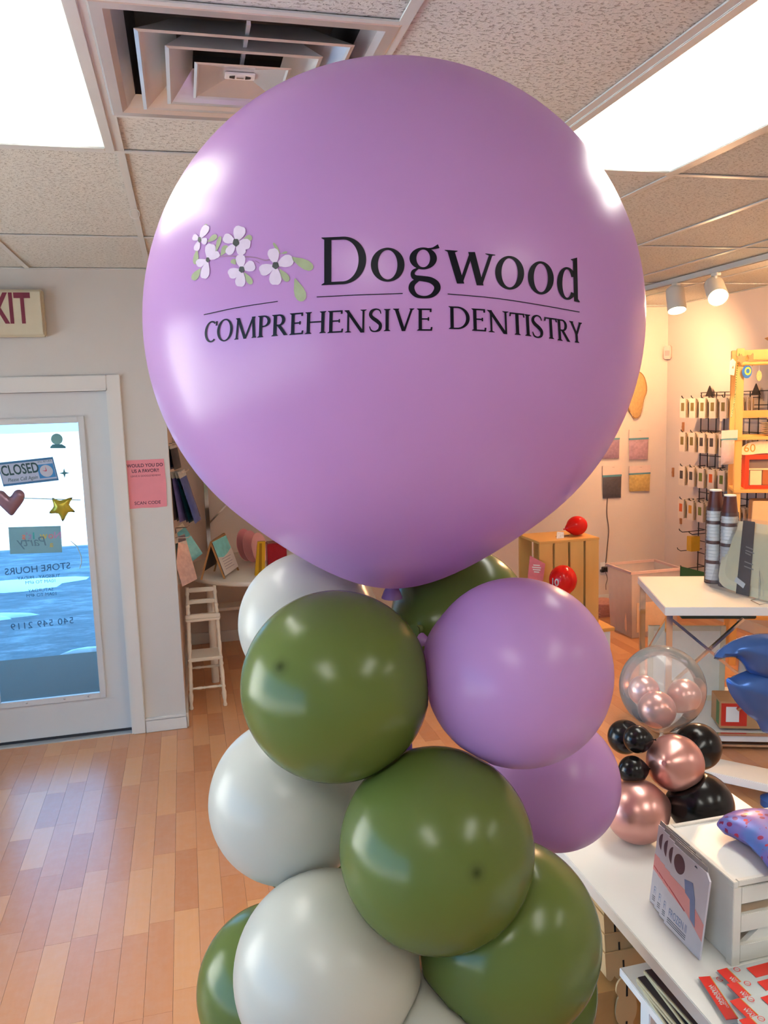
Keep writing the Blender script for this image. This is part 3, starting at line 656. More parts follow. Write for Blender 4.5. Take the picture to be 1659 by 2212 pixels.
part('knot', knot_mb(BIG, R0*.55, Vector((-.02, .06, -1)), .09*1.1+.82), LILAC, bigT, smooth=True)
stand = thing('balloon_stand', 'slim pole stand hidden inside the balloon column', 'stand', (AX.x, AX.y, 0))
part('base_plate', MB().lathe([(.14, 0), (.14, .010), (.12, .018), (.02, .024), (0, .024)], (AX.x, AX.y, 0), 40), WPLAST, stand, smooth=True)
part('pole', MB().tube([(AX.x, AX.y, .02), (AX.x, AX.y, 1.42)], .010, 12), mat('pole_purple', srgb(92, 50, 150), .4), stand, smooth=True)

# ---- print on the big balloon
def on_big(x, y, off=.0007):
    d = ray(x, y).normalized(); oc = CAM-BIG; b = oc.dot(d); cc_ = oc.dot(oc)-(R0+off)**2
    return CAM + d*(-b-math.sqrt(max(0, b*b-cc_)))
class Ink:
    def __init__(s, off): s.mb = MB(); s.off = off
    def quads(s, A, B):   # two matching polylines in picture coordinates
        n = len(A); s.mb.add([on_big(*p, s.off) for p in A]+[on_big(*p, s.off) for p in B], [(i, i+1, n+i+1, n+i) for i in range(n-1)])
    def fan(s, P):
        n = len(P); c = (sum(p[0] for p in P)/n, sum(p[1] for p in P)/n); mid = [((p[0]+c[0])/2, (p[1]+c[1])/2) for p in P]
        s.mb.add([on_big(*p, s.off) for p in list(P)+mid+[c]], [(i, (i+1) % n, n+(i+1) % n, n+i) for i in range(n)]+[(n+i, n+(i+1) % n, 2*n) for i in range(n)])
    def ribbon(s, P, Wd, k=5):
        C = catmull([(*p, w) for p, w in zip(P, Wd)], k); A = []; B = []
        for i, c in enumerate(C):
            d = (C[min(i+1, len(C)-1)]-C[max(0, i-1)]); d = Vector((d.x, d.y)).normalized(); nrm = Vector((-d.y, d.x))
            A.append((c.x+nrm.x*c.z/2, c.y+nrm.y*c.z/2)); B.append((c.x-nrm.x*c.z/2, c.y-nrm.y*c.z/2))
        s.quads(A, B)
class Glyph:
    """letter drawn in a box w x h, v upward; thick t, thin n; mapped into the picture with a sloping baseline"""
    def __init__(s, ink, x0, x1, yt, yb, slope, lean=0): s.k = ink; s.x0 = x0; s.w = x1-x0; s.h = yb-yt; s.yb = yb; s.sl = slope; s.le = lean
    def m(s, u, v): x = s.x0+u; return (x + s.le*v, s.yb - v + s.sl*(u-s.w/2))
    def q(s, A, B): s.k.quads([s.m(*p) for p in A], [s.m(*p) for p in B])
    def lin(s, a, b, n=8): return [(a[0]+(b[0]-a[0])*i/n, a[1]+(b[1]-a[1])*i/n) for i in range(n+1)]
    def stem(s, x, t, v0=0, v1=None, x2=None):
        v1 = s.h if v1 is None else v1; x2 = x if x2 is None else x2
        s.q(s.lin((x-t/2, v0), (x2-t/2, v1)), s.lin((x+t/2, v0), (x2+t/2, v1)))
    def serif(s, x, v, ln, t, th, up=1, l=1, r=1):
        a = [(x-ln*l, v), (x-t/2, v), (x+t/2, v), (x+ln*r, v)]
        b = [(x-ln*l, v+up*th*.6), (x-t/2, v+up*th*1.9), (x+t/2, v+up*th*1.9), (x+ln*r, v+up*th*.6)]; s.q(a, b)
    def arc(s, cx, cy, rx, ry, a0, a1, t, n, N=40):
        A = []; B = []
        for i in range(N+1):
            a = math.radians(a0+(a1-a0)*i/N); A.append((cx+rx*math.cos(a), cy+ry*math.sin(a))); B.append((cx+(rx-t)*math.cos(a), cy+(ry-n)*math.sin(a)))
        s.q(A, B)
    def bar(s, xa, xb, v, n): s.q(s.lin((xa, v-n/2), (xb, v-n/2), 5), s.lin((xa, v+n/2), (xb, v+n/2), 5))
    def rib(s, P, Wd): s.k.ribbon([s.m(*p) for p in P], Wd)
    def draw(s, ch, t, n):
        w, h = s.w, s.h; sf = t*.95; th = n*.55
        if ch in 'DPREHI':
            xs_ = sf if ch != 'I' else w/2
            s.stem(xs_, t); s.serif(xs_, 0, sf*1.05, t, th); s.serif(xs_, h, sf*1.05, t, th, -1, r=1 if ch in 'HI' else .3)
        if ch == 'D':
            cx = .40*w; s.bar(sf, cx, n/2, n); s.bar(sf, cx, h-n/2, n); s.arc(cx, h/2, w-cx, h/2, -90, 90, t*1.1, n)
        if ch in 'PR':
            cx = .45*w; rx = (w if ch == 'P' else .82*w)-cx; ry = .27*h; cy = h-ry; s.bar(sf, cx, h-n/2, n); s.bar(sf, cx, h-2*ry+n/2, n); s.arc(cx, cy, rx, ry, -90, 90, t, n)
        if ch == 'R': s.stem(.97*w-t*.4, t*1.15, 0, .50*h, .42*w)
        if ch == 'E':
            s.bar(sf, .92*w, n/2, n); s.bar(sf, .92*w, h-n/2, n); s.bar(sf, .76*w, .53*h, n)
            s.stem(.95*w, n*1.2, 0, .17*h, .99*w); s.stem(.92*w, n*1.2, h*.84, h); s.stem(.77*w, n, .45*h, .61*h)
        if ch == 'H':
            s.stem(w-sf, t); s.serif(w-sf, 0, sf*1.05, t, th); s.serif(w-sf, h, sf*1.05, t, th, -1); s.bar(sf, w-sf, .53*h, n)
        if ch == 'N':
            s.stem(.17*w, n*1.3); s.serif(.17*w, 0, sf, n, th); s.stem(.86*w, n*1.3, -.02*h); s.serif(.86*w, h, sf, n, th, -1); s.stem(.86*w-t*.2, t*1.15, -.03*h, h, .10*w); s.serif(.08*w, h, sf*.6, n, th, -1, r=.2)
        if ch == 'M':
            s.stem(.10*w, n*1.3, 0, h, .15*w); s.serif(.10*w, 0, sf*.8, n, th); s.stem(.49*w, t*1.05, 0, h, .15*w); s.stem(.49*w, n*1.3, 0, h, .84*w); s.stem(.90*w, t, 0, h, .83*w); s.serif(.90*w, 0, sf*.9, t, th); s.serif(.13*w, h, sf*.7, n, th, -1, r=.2); s.serif(.85*w, h, sf*.6, t, th, -1, l=.2)
        if ch == 'V':
            s.stem(.50*w, t*1.1, 0, h, .16*w); s.stem(.52*w, n*1.5, 0, h, .87*w); s.serif(.16*w, h, sf, t, th, -1); s.serif(.87*w, h, sf*.8, n, th, -1)
        if ch == 'Y':
            s.stem(.52*w, t, 0, .45*h); s.stem(.52*w, t, .40*h, h, .16*w); s.stem(.55*w, n*1.4, .42*h, h, .88*w); s.serif(.52*w, 0, sf, t, th); s.serif(.16*w, h, sf*.9, t, th, -1); s.serif(.88*w, h, sf*.8, n, th, -1)
        if ch == 'T':
            s.stem(w/2, t); s.serif(w/2, 0, sf, t, th); s.bar(.02*w, .98*w, h-n/2, n); s.stem(.0*w+n*.4, n, .82*h, h, n*.9); s.stem(w-n*.4, n, .82*h, h, w-n*.9)
        if ch == 'C':
            s.arc(.56*w, h/2, .56*w, h/2+.01*h, 52, 308, t, n); s.stem(.95*w, n*1.1, .76*h, .97*h, .97*w)
        if ch == 'O': s.arc(w/2, h/2, w/2, h/2+.015*h, 0, 360, t*1.05, n*.9, 56)
        if ch == 'S':
            P = [(.90, .78), (.80, .93), (.52, .985), (.22, .90), (.13, .74), (.30, .60), (.62, .46), (.86, .30), (.80, .10), (.50, .015), (.20, .06), (.06, .24)]
            s.rib([(a*w, b*h) for a, b in P], [n*.6, n*.9, n, t*.9, t, t*1.1, t*1.15, t, t*.9, n, n, n*.6])
ink = Ink(.0007)
def base_slope(x):
    tb_ = [(430, -.13), (560, -.095), (700, -.06), (800, -.03), (900, 0), (985, .03), (1060, .08), (1150, .12), (1260, .16)]
    for (a, b), (c_, d_) in zip(tb_, tb_[1:]):
        if x <= c_: return b+(d_-b)*(x-a)/(c_-a)
    return .16
row1 = [('C', 42, 142, 170, 345), ('O', 145, 275, 152, 335), ('M', 292, 475, 137, 315), ('P', 485, 590, 121, 302), ('R', 603, 737, 112, 290), ('E', 752, 863, 100, 281), ('H', 882, 1055, 90, 272), ('E', 1070, 1195, 81, 266), ('N', 1210, 1393, 75, 261), ('S', 1413, 1525, 66, 257), ('I', 1536, 1597, 67, 252)]
row2 = [('V', 30, 210, 62, 245), ('E', 230, 350, 62, 243), ('D', 490, 660, 46, 231), ('E', 678, 790, 64, 246), ('N', 808, 980, 80, 260), ('T', 988, 1112, 98, 277), ('I', 1110, 1162, 110, 286), ('S', 1168, 1260, 117, 299), ('T', 1273, 1378, 137, 309), ('R', 1375, 1478, 152, 328), ('Y', 1480, 1582, 170, 340)]
for rows, ox, oy, sc_ in ((row1, 430, 650, 3.858), (row2, 840, 650, 3.770)):
    for ch, a, b, c_, d_ in rows:
        x0, x1 = ox+a/sc_, ox+b/sc_; xm = (x0+x1)/2; fs_ = min(1, .55+.45*min(1, (xm-400)/200, (1330-xm)/220))
        Glyph(ink, x0, x1, oy+c_/sc_, oy+d_/sc_, base_slope(xm), -base_slope(xm)*.45).draw(ch, 7.2*fs_, 3.3)
# big word
g = Glyph(ink, 694.5, 791, 511, 614, -.045); w_, h_ = g.w, g.h
xs_ = 13.5; g.stem(xs_, 15.5); g.serif(xs_, 0, 13.5, 15.5, 2.6); g.serif(xs_, h_, 13.5, 15.5, 2.6, -1, r=.4)
cx = 46; g.bar(xs_, cx, 3.2, 6.4); g.bar(xs_, cx, h_-3.2, 6.4); g.arc(cx, h_/2, w_-cx, h_/2, -90, 90, 16.5, 6.4, 48)
for x0, x1, yt, yb, t_, n_, sl in ((801, 873.9, 535, 608.6, 15.5, 5, .0), (1069.6, 1132.3, 552.8, 625.7, 13.8, 5, .04), (1140.4, 1196.3, 564.4, 636, 12.8, 5, .07)):
    gg = Glyph(ink, x0, x1, yt, yb, sl); gg.arc(gg.w/2, gg.h/2, gg.w/2, gg.h/2, 0, 360, t_, n_, 64)
def c2p(x, y): return (680+x/5.184, 490+y/5.184)
gg = Glyph(ink, 884.5, 943.9, 534.4, 582, 0); gg.arc(gg.w/2, gg.h/2, gg.w/2, gg.h/2, 0, 360, 15, 4.8, 56)
ink.ribbon([c2p(*p) for p in ((1240, 247), (1310, 243), (1350, 232), (1388, 216))], [3.2, 4, 6.5, 9.4])
ink.ribbon([c2p(*p) for p in ((1160, 462), (1105, 498), (1098, 540), (1130, 570), (1210, 580), (1300, 598), (1362, 645), (1368, 705), (1312, 768), (1225, 788), (1135, 768), (1085, 700), (1098, 635), (1165, 588))],
           [v/5.184 for v in (18, 40, 50, 60, 62, 68, 74, 70, 46, 28, 44, 66, 60, 34)], 6)
def c3p(x, y): return (960+x/5.184, 520+y/5.184)
def dg(a, b, t_):   # slanted stroke with level ends
    A = [c3p(a[0]-t_/2+(b[0]-a[0])*i/10, a[1]+(b[1]-a[1])*i/10) for i in range(11)]; B = [c3p(a[0]+t_/2+(b[0]-a[0])*i/10, a[1]+(b[1]-a[1])*i/10) for i in range(11)]; ink.quads(A, B)
dg((72, 112), (182, 480), 82); dg((305, 126), (184, 480), 40); dg((304, 126), (400, 500), 76); dg((522, 152), (404, 500), 40)
ink.quads([c3p(2, 102), c3p(50, 104), c3p(100, 108), c3p(148, 112)], [c3p(4, 108), c3p(45, 130), c3p(112, 134), c3p(148, 120)])
ink.quads([c3p(458, 142), c3p(500, 146), c3p(570, 156)], [c3p(458, 149), c3p(505, 170), c3p(570, 165)])
gg = Glyph(ink, 1203.4, 1247, 577, 647.7, .10); gg.arc(.5*gg.w, gg.h/2, gg.w/2, gg.h/2, 28, 325, 11.5, 4.6, 48)
A = [c3p(1440+12*i/12, 200+478*i/12) for i in range(13)]; B = [c3p(1487+10*i/12, 190+494*i/12) for i in range(13)]; ink.quads(A, B)
ink.quads([c3p(1413, 207), c3p(1440, 202), c3p(1487, 188)], [c3p(1418, 214), c3p(1446, 228), c3p(1488, 232)])
ink.quads([c3p(1452, 668), c3p(1495, 650), c3p(1517, 682)], [c3p(1452, 676), c3p(1495, 686), c3p(1516, 690)])
part('lettering', ink.mb, BLACK, bigT)
for P in (((440, 680), (515, 664), (600, 651)), ((684, 641.5), (777, 637), (870, 634)), ((967, 635), (1060, 643), (1150, 656), (1252, 674))):
    ink = Ink(.0007); ink.ribbon(P, [1.9]*len(P), 12); part('printed_rule', ink.mb, BLACK, bigT)
# flowers
def fpx(x, y): return (400+x/5.53, 470+y/5.53)
def petal(k, base, tip, width, notch=.0):
    bx, by = base; tx, ty = tip; dx, dy = tx-bx, ty-by; L = math.hypot(dx, dy); ux_, uy_ = dx/L, dy/L; P = []
    prof = [(0, .10), (.2, .42), (.45, .84), (.7, 1), (.88, .80), (.97, .45), (1-notch, 0)]
    for q, wv in prof: P.append((bx+ux_*L*q - uy_*width*wv/2, by+uy_*L*q + ux_*width*wv/2))
    for q, wv in prof[::-1][1:]: P.append((bx+ux_*L*q + uy_*width*wv/2, by+uy_*L*q - ux_*width*wv/2))
    k.fan([fpx(*p) for p in P])
lf, br, pt, ct = Ink(.0005), Ink(.0006), Ink(.0009), Ink(.0012)
for b_, t_, w_ in (((195, 180), (258, 78), 48), ((268, 290), (378, 212), 66), ((365, 415), (420, 222), 52), ((425, 455), (500, 335), 80), ((142, 372), (118, 560), 66), ((185, 605), (88, 745), 84),
                   ((690, 262), (798, 235), 78), ((600, 560), (560, 500), 70), ((705, 655), (795, 795), 72), ((1125, 615), (1235, 760), 84), ((1140, 440), (1052, 300), 36), ((1145, 430), (1220, 412), 28), ((1255, 470), (1528, 610), 120), ((1310, 728), (1405, 1000), 140)):
    petal(lf, b_, t_, w_)
br.ribbon([fpx(*p) for p in ((395, 470), (480, 460), (600, 462), (730, 468), (850, 480), (950, 510), (1015, 502))], [2.2, 1.8, 2.6, 3, 2.2, 2.4, 3], 5)
br.ribbon([fpx(*p) for p in ((835, 515), (865, 530), (890, 548))], [1, 1.4, 1], 4)
for cxy, ps in (((170, 262), (((268, 90), 92), ((88, 225), 80), ((125, 400), 74), ((262, 290), 84))), ((605, 298), (((672, 98), 150), ((455, 225), 120), ((785, 325), 130), ((700, 445), 110), ((500, 440), 100))),
                ((268, 505), (((318, 310), 130), ((130, 560), 100), ((220, 735), 110), ((410, 420), 90))), ((675, 620), (((655, 440), 120), ((835, 560), 130), ((515, 690), 130), ((650, 830), 125))),
                ((1080, 572), (((1040, 365), 140), ((1290, 490), 150), ((885, 650), 140), ((1075, 810), 150)))):
    for tip, w_ in ps: petal(pt, cxy, tip, w_, .04)
for (cx, cy), (rx, ry) in (((170, 264), (20, 34)), ((606, 298), (38, 46)), ((268, 504), (22, 30)), ((675, 620), (34, 38)), ((1080, 572), (40, 42))):
    ct.fan([fpx(cx+rx*math.cos(a)*(1+.08*math.sin(5*a)), cy+ry*math.sin(a)*(1+.08*math.sin(5*a))) for a in [i*math.pi/10 for i in range(20)]])
part('printed_leaves', lf.mb, mat('print_leaf', srgb(150, 158, 122), .4, var=.25, scale=60), bigT, label='grey-green printed leaves')
part('printed_branch', br.mb, mat('print_branch', srgb(150, 112, 140), .4), bigT)
part('printed_petals', pt.mb, mat('print_petal', srgb(204, 186, 204), .4, var=.10, scale=70), bigT, label='pale printed dogwood petals')
part('printed_flower_centres', ct.mb, mat('print_centre', srgb(58, 62, 58), .5, var=.6, scale=300), bigT)

# ------------------------------------------------------------------ alcove on the left: hanging packs, high chair, round table
PACKM = [mat('pack_'+n_, srgb(*c), .25, .25, var=.35, scale=40) for n_, c in (('plum', (70, 45, 75)), ('navy', (30, 45, 85)), ('grey', (120, 110, 120)), ('blue', (60, 90, 170)), ('ink', (25, 28, 45)), ('lilac', (130, 125, 190)), ('aqua', (110, 190, 205)), ('coral', (222, 196, 190)), ('teal', (20, 70, 80)), ('white', (205, 205, 200)))]
packme = {}
def pack_mesh(mi):
    if mi not in packme:
        mb = MB()
        sec = [(-.5, .0), (-.45, .003), (-.1, .008), (.35, .011), (.46, .003), (.5, .0)]
        for sgn in (1, -1):
            vs = []
            for z, th in sec:
                for yy, q in ((-.068, .15), (-.03, .9), (.03, 1), (.068, .15)): vs.append((sgn*th*q, yy, -(z+.5)*.26))
            mb.add(vs, [(i*4+k, i*4+k+1, (i+1)*4+k+1, (i+1)*4+k) for i in range(5) for k in range(3)])
        sk = mb.mesh('pack', PACKM[mi], smooth=True)
        hd = MB().box((-.0012, -.068, -.004), (.0012, .068, .032)).mesh('header_card', PACKM[9] if mi != 9 else PACKM[2])
        packme[mi] = (sk, hd)
    return packme[mi]
def hang_pack(top, tilt, mi, lb, gp, sc=1, twist=0):
    sk, hd = pack_mesh(mi); t = obj('foil_pack', sk, None, top); t.rotation_euler = (Matrix.Rotation(tilt, 3, 'Y') @ Matrix.Rotation(twist, 3, 'Z')).to_euler(); t.scale = (1, 1, sc); tag(t, lb, 'packet', gp)
    obj('header_card', hd, t); return t
def bunch(name, x0, y0, yb, pts, Y, gp, hooklb, twists=(-.25, -.4, -.3, -.5)):
    root = py(x0, y0, Y)
    hk = MB().tube([Vector((XA, Y, root.z+.026)), Vector((root.x+.085, Y, root.z+.026)), Vector((root.x+.10, Y, root.z+.040))], .003, 8)
    solo('peg_hook', hk, CHROME, hooklb, 'hook', 'peg hooks on the alcove wall')
    for i, (dx, mi, lb) in enumerate(pts):
        b_ = py(x0+dx, yb, Y+.01*i); top = Vector((max(XA+.012, root.x+.004+.010*i), Y+.004*(i % 3), root.z))
        L = (b_-top).length; tl = -math.atan2(b_.x-top.x, top.z-b_.z)
        hang_pack(top, tl, mi, lb, gp, L/.26, twists[i % len(twists)])
bunch('a', 366, 968, 1012, [(2, 4, 'dark pack in the top bunch on the alcove wall, against the wall'), (10, 1, 'navy pack in the top bunch on the alcove wall'), (18, 4, 'outermost dark pack in the top bunch on the alcove wall')], 4.86, 'packs of the top bunch', 'upper peg holding the top bunch of packs')
bunch('b', 371, 1030, 1122, [(3, 0, 'plum pack in the middle bunch, against the wall'), (11, 2, 'grey pack in the middle bunch on the alcove wall'), (19, 4, 'ink dark pack in the middle bunch on the alcove wall'), (29, 5, 'pale lilac pack in the middle bunch on the alcove wall'), (38, 1, 'navy pack in the middle bunch on the alcove wall'), (46, 8, 'teal pack in the middle bunch on the alcove wall'), (56, 3, 'bright blue pack outermost in the middle bunch')], 4.92, 'packs of the middle bunch', 'peg holding the middle bunch of packs')
bunch('c', 374, 1150, 1208, [(48, 6, 'aqua pack hanging above the lower bunch'), (34, 9, 'white pack behind the aqua one')], 5.02, 'packs of the lower bunch', 'peg holding the aqua pack', (-.9, -.5))
bunch('d', 376, 1172, 1258, [(10, 8, 'dark teal pack in the lowest bunch, against the wall'), (22, 9, 'white pack in the lowest bunch on the alcove wall'), (34, 7, 'pale pink and white pack outermost in the lowest bunch'), ], 4.90, 'packs of the lowest bunch', 'peg holding the lowest bunch of packs', (-.4, -.8, -.75))

# doll's high chair
HW = mat('white_painted_wood', (.76, .72, .64), .45, var=.05)
fl1, fl2 = pz(424, 1522, 0), pz(470, 1523, 0)
hx0, hx1, hy0, hy1 = fl1.x-.012, fl1.x+.158, 4.93, 5.10
t = thing('high_chair', 'small white wooden high chair with turned legs by the pillar', 'chair', ((hx0+hx1)/2, (hy0+hy1)/2, 0))
def turned(p, q, r=.012):
    p, q = Vector(p), Vector(q); prof = [(0, .8), (.03, 1.2), (.06, .9), (.12, .75), (.2, 1.15), (.3, 1.25), (.38, .8), (.42, 1.2), (.46, .8), (.6, 1.1), (.75, 1.15), (.86, .8), (.9, 1.25), (.95, .9), (1, 1)]
    return MB().tube([p.lerp(q, a) for a, _ in prof], [r*b for _, b in prof], 10)
for x, s_ in ((hx0, -1), (hx1, 1)):
    for y, zt, s2 in ((hy0, .64, -1), (hy1, .73, 1)):
        part('leg', turned((x+s_*.018, y+s2*.018, 0), (x+s_*.008, y, .30)), HW, t, smooth=True)
        part('post', turned((x+s_*.008, y, .30), (x, y, zt), .011), HW, t, smooth=True)
    part('stretcher', turned((x+s_*.012, hy0-.01, .16), (x+s_*.012, hy1+.01, .16), .008), HW, t, smooth=True)
    part('finial', MB().lathe([(.0, .03), (.010, .026), (.014, .016), (.010, .004), (.006, 0)][::-1], (x, hy0, .63), 12), HW, t, smooth=True)
for y, z in ((hy0-.012, .13), (hy1+.012, .20)): part('stretcher', turned((hx0-.01, y, z), (hx1+.01, y, z), .008), HW, t, smooth=True)
part('seat', MB().box((hx0-.02, hy0-.02, .30), (hx1+.02, hy1+.015, .322)), HW, t, bevel=.006)
part('tray', MB().box((hx0-.018, hy0-.03, .555), (hx1+.018, hy0+.10, .575)), HW, t, bevel=.005)
part('tray_rail', MB().box((hx0-.018, hy0-.034, .575), (hx1+.018, hy0-.026, .60)), HW, t, bevel=.003)
for z in (.62, .695): part('back_rail', MB().box((hx0-.006, hy1-.008, z), (hx1+.006, hy1+.008, z+.028)), HW, t, bevel=.004)
# round table
TC = Vector((.53, 5.50, 0)); TZ = .765; TRD = .58
t = thing('round_table', 'round white table at the back of the alcove', 'table', TC)
part('table_top', MB().lathe([(0, TZ-.035), (TRD-.01, TZ-.035), (TRD, TZ-.025), (TRD, TZ-.005), (TRD-.006, TZ), (0, TZ)], TC, 72), mat('cream_laminate', (.76, .72, .64), .35, var=.03), t, smooth=True)
for a in (195, 285, 15, 105): part('leg', MB().tube([TC+Vector((.44*math.cos(math.radians(a)), .44*math.sin(math.radians(a)), z)) for z in (0, TZ-.035)], .026, 14), HW, t, smooth=True)
# A-frame sign on the round table
def P3(x, y, z): return pz(x, y, z)
f1, f2 = P3(485, 1250, TZ), P3(515, 1232, TZ); b1, b2 = P3(435, 1252, TZ), P3(463, 1234, TZ)
top1 = (f1+b1)/2; top1.z = TZ+.235; top2 = (f2+b2)/2; top2.z = TZ+.25
# keep legs level on the table
t = thing('tabletop_sign', 'small wooden A-frame sign with a teal printed sheet on the round table', 'sign', (f1+b2)/2)
wdm = mat('sign_wood', srgb(176, 128, 78), .5, var=.15)
for a, b in ((f1, top1), (f2, top2), (b1, top1), (b2, top2)): part('leg', MB().bar(a, b, .011, .011), wdm, t)
up = (top1-f1); wv = f2-f1; nrm = up.cross(wv).normalized(); nrm = nrm if nrm.y < 0 else -nrm
def pn(u, v, w=0): return f1 + wv*u + up*v + nrm*(.008+w)
part('rail', MB().bar(top1, top2, .012, .012), wdm, t)
part('front_board', MB().prism([(0, .10), (1, .10), (1, .98), (0, .98)], lambda u, v, w: pn(u, v, w-.004), .003), mat('chalkboard', (.06, .055, .05), .6), t)
part('printed_sheet', MB().prism([(.02, .06), (1.0, .10), (1.02, .55), (.96, 1.02), (.02, 1.0)], lambda u, v, w: pn(u, v, w), .0012), [mat('sheet_white', (.74, .70, .68), .4)], t)
part('teal_print', MB().prism([(.02, .58), (.35, .52), (.65, .57), (.98, .66), (.96, 1.018), (.02, .998)], lambda u, v, w: pn(u, v, .0014+w), .0005), mat('teal_print', srgb(120, 214, 220), .4, var=.3, scale=25), t)
tl_ = MB()
for k in range(5): tl_.prism([(.2, .48-k*.07), (.8-.08*(k % 2), .485-k*.07), (.8-.08*(k % 2), .50-k*.07), (.2, .495-k*.07)], lambda u, v, w: pn(u, v, .0014+w), .0004)
o_ = part('printed_lines', tl_, mat('print_grey', srgb(160, 150, 165), .5), t); o_['kind'] = 'stuff'
upb = top1-b1; wvb = b2-b1; nb_ = upb.cross(wvb).normalized()
part('back_board', MB().prism([(0, .22), (1, .22), (1, .95), (0, .95)], lambda u, v, w: b1+wvb*u+upb*v+nb_*(w-.0015), .003), mat('chalkboard', (.06, .055, .05), .6), t)
# upright party plates
def plate(cpx, rad, colr, rim, lb, Y, tiltz=.5):
    c = py(*cpx, Y); c.z = TZ + rad*.985
    t = thing('party_plate', lb, 'plate', (c.x, c.y, TZ), 'party plates standing on the round table')
    mx = Matrix.Rotation(tiltz, 3, 'Z') @ Matrix.Rotation(math.radians(80), 3, 'X')
    part('dish', MB().lathe([(0, 0), (rad*.72, 0), (rad*.80, .008), (rad*.82, .010), (rad*.78, .012), (rad*.70, .004), (0, .004)], c, 40, mx=mx), mat('plate_'+colr[0], srgb(*colr[1]), .35), t, smooth=True)
    part('rim', MB().lathe([(rad*.80, .008), (rad, .020), (rad, .023), (rad*.79, .012)], c, 40, mx=mx), mat('plate_'+rim[0], srgb(*rim[1]), .35), t, smooth=True)
plate((525, 1190), .115, ('red', (180, 35, 55)), ('pink', (235, 150, 165)), 'red party plate with a pink rim, rearmost of the row', 5.66, 1.0)
plate((538, 1196), .112, ('red2', (165, 25, 45)), ('pink2', (240, 165, 175)), 'dark red party plate with a pale pink rim, middle of the row', 5.60, 1.0)
plate((556, 1204), .108, ('hot', (235, 110, 140)), ('pink3', (245, 185, 190)), 'hot pink party plate at the front of the row', 5.53, 1.0)
GOLD = mat('gold_foil', srgb(214, 170, 40), .3, .4, var=.15)
g1, g2 = py(566, 1256, 5.12), py(566, 1196, 5.12)
t = thing('gold_number', 'yellow gold standing number shape on the round table', 'decoration', (g1.x, 5.12, TZ))
part('front_face', MB().prism([(g1.x-.045, TZ), (g1.x+.02, TZ), (g1.x+.035, TZ+.22), (g1.x-.015, TZ+.22)], lambda u, v, w: Vector((u, 5.12+w, v)), .03), GOLD, t, bevel=.002)
part('inner_edge', MB().prism([(g1.x-.02, TZ+.01), (g1.x+.0, TZ+.01), (g1.x+.012, TZ+.21), (g1.x-.004, TZ+.21)], lambda u, v, w: Vector((u, 5.118-w, v)), .002), mat('gold_dark', srgb(160, 118, 20), .35, .4), t)
RSEQ = mat('red_sequin', srgb(150, 12, 30), .2, .5, var=.6, scale=220, bump=.6, bscale=260)
solo('sequin_box', MB().box((g1.x+.045, 5.13, TZ), (g1.x+.17, 5.25, TZ+.20)), RSEQ, 'dark red sequin box behind the gold number', 'box', bevel=.006)
# chrome shelf behind the round table
ch = thing('chrome_shelf', 'chrome frame shelf with crossed braces behind the round table', 'shelf', (.75, 6.2, 0))
cl = py(449, 1130, 6.17); xA, xB = cl.x, cl.x+.62; yA, yB = 6.135, 6.295
for x in (xA, xB):
    for y in (yA, yB): part('post', MB().box((x-.014, y-.014, 0), (x+.014, y+.014, 1.62)), CHROME, ch, bevel=.002)
for z in (.30, 1.60): part('shelf_board', MB().box((xA-.014, yA-.012, z), (xB+.014, yB+.012, z+.022)), WHITE, ch, bevel=.002)
part('brace', MB().bar((xA, yB, .95), (xB, yB, 1.55), .012, .020, (0, 1, 0)), CHROME, ch); part('brace', MB().bar((xA, yB-.012, 1.55), (xB, yB-.012, .95), .012, .020, (0, 1, 0)), CHROME, ch)

# ------------------------------------------------------------------ track lights
t = thing('track_rail', 'white track light rail under the ceiling at the right', 'rail', (3.19, 3.9, CZ-.035))
part('rail', MB().box((3.172, 2.0, CZ-.034), (3.208, 5.55, CZ-.003)), TEE, t, bevel=.003)
part('groove', MB().box((3.184, 2.02, CZ-.0355), (3.196, 5.53, CZ-.033)), mat('rail_groove', (.18, .17, .16), .5), t)
BULB = mat('lamp_face_lit', (1, .9, .6), .4, emit=(1, .80, .42), estr=14)
HOUS = mat('spot_housing', (.72, .70, .62), .4, var=.03)
def spot(Y, aim, lb, up=0):
    p = Vector((3.19, Y, CZ-.034)); t = thing('track_spotlight', lb, 'lamp', p, 'track spotlights')
    part('adapter', MB().box((p.x-.016, Y-.03, p.z-.018), (p.x+.016, Y+.03, p.z)), HOUS, t, bevel=.003)
    part('stem', MB().tube([p-Vector((0, 0, .016)), p-Vector((0, 0, .055))], .009, 12), HOUS, t, smooth=True)
    c = p-Vector((0, 0, .10)); dr = Vector(aim).normalized(); q = dr.to_track_quat('Z', 'Y').to_matrix()
    part('shade', MB().lathe([(0, -.082), (.040, -.080), (.055, -.068), (.058, -.05), (.060, .085), (.056, .085), (.053, .06), (.05, -.05), (0, -.06)], c, 32, mx=q), HOUS, t, smooth=True)
    part('lamp_face', MB().lathe([(0, .070), (.053, .074), (.053, .078), (0, .082)], c, 28, mx=q), BULB, t, smooth=True)
    l = bpy.data.lights.new('track_lamp', 'SPOT'); l.energy = SPOT_W; l.color = (1, .56, .28); l.spot_size = math.radians(115); l.spot_blend = .8; l.shadow_soft_size = .05
    lo = bpy.data.objects.new('lamp_light', l); COL.objects.link(lo); lo.parent = t; lo.location = (c+dr*.10)-p; lo.rotation_euler = dr.to_track_quat('-Z', 'Y').to_euler()
spot(4.785, (-.10, -.36, -1), 'track spotlight pointing down, nearer the back wall')
spot(4.376, (-.30, -.72, -.62), 'track spotlight glaring towards the camera')
spot(5.28, (.62, .62, -.48), 'added track spotlight hidden behind the big balloon, aimed at the corner')  # unseen lamp added to warm the back corner
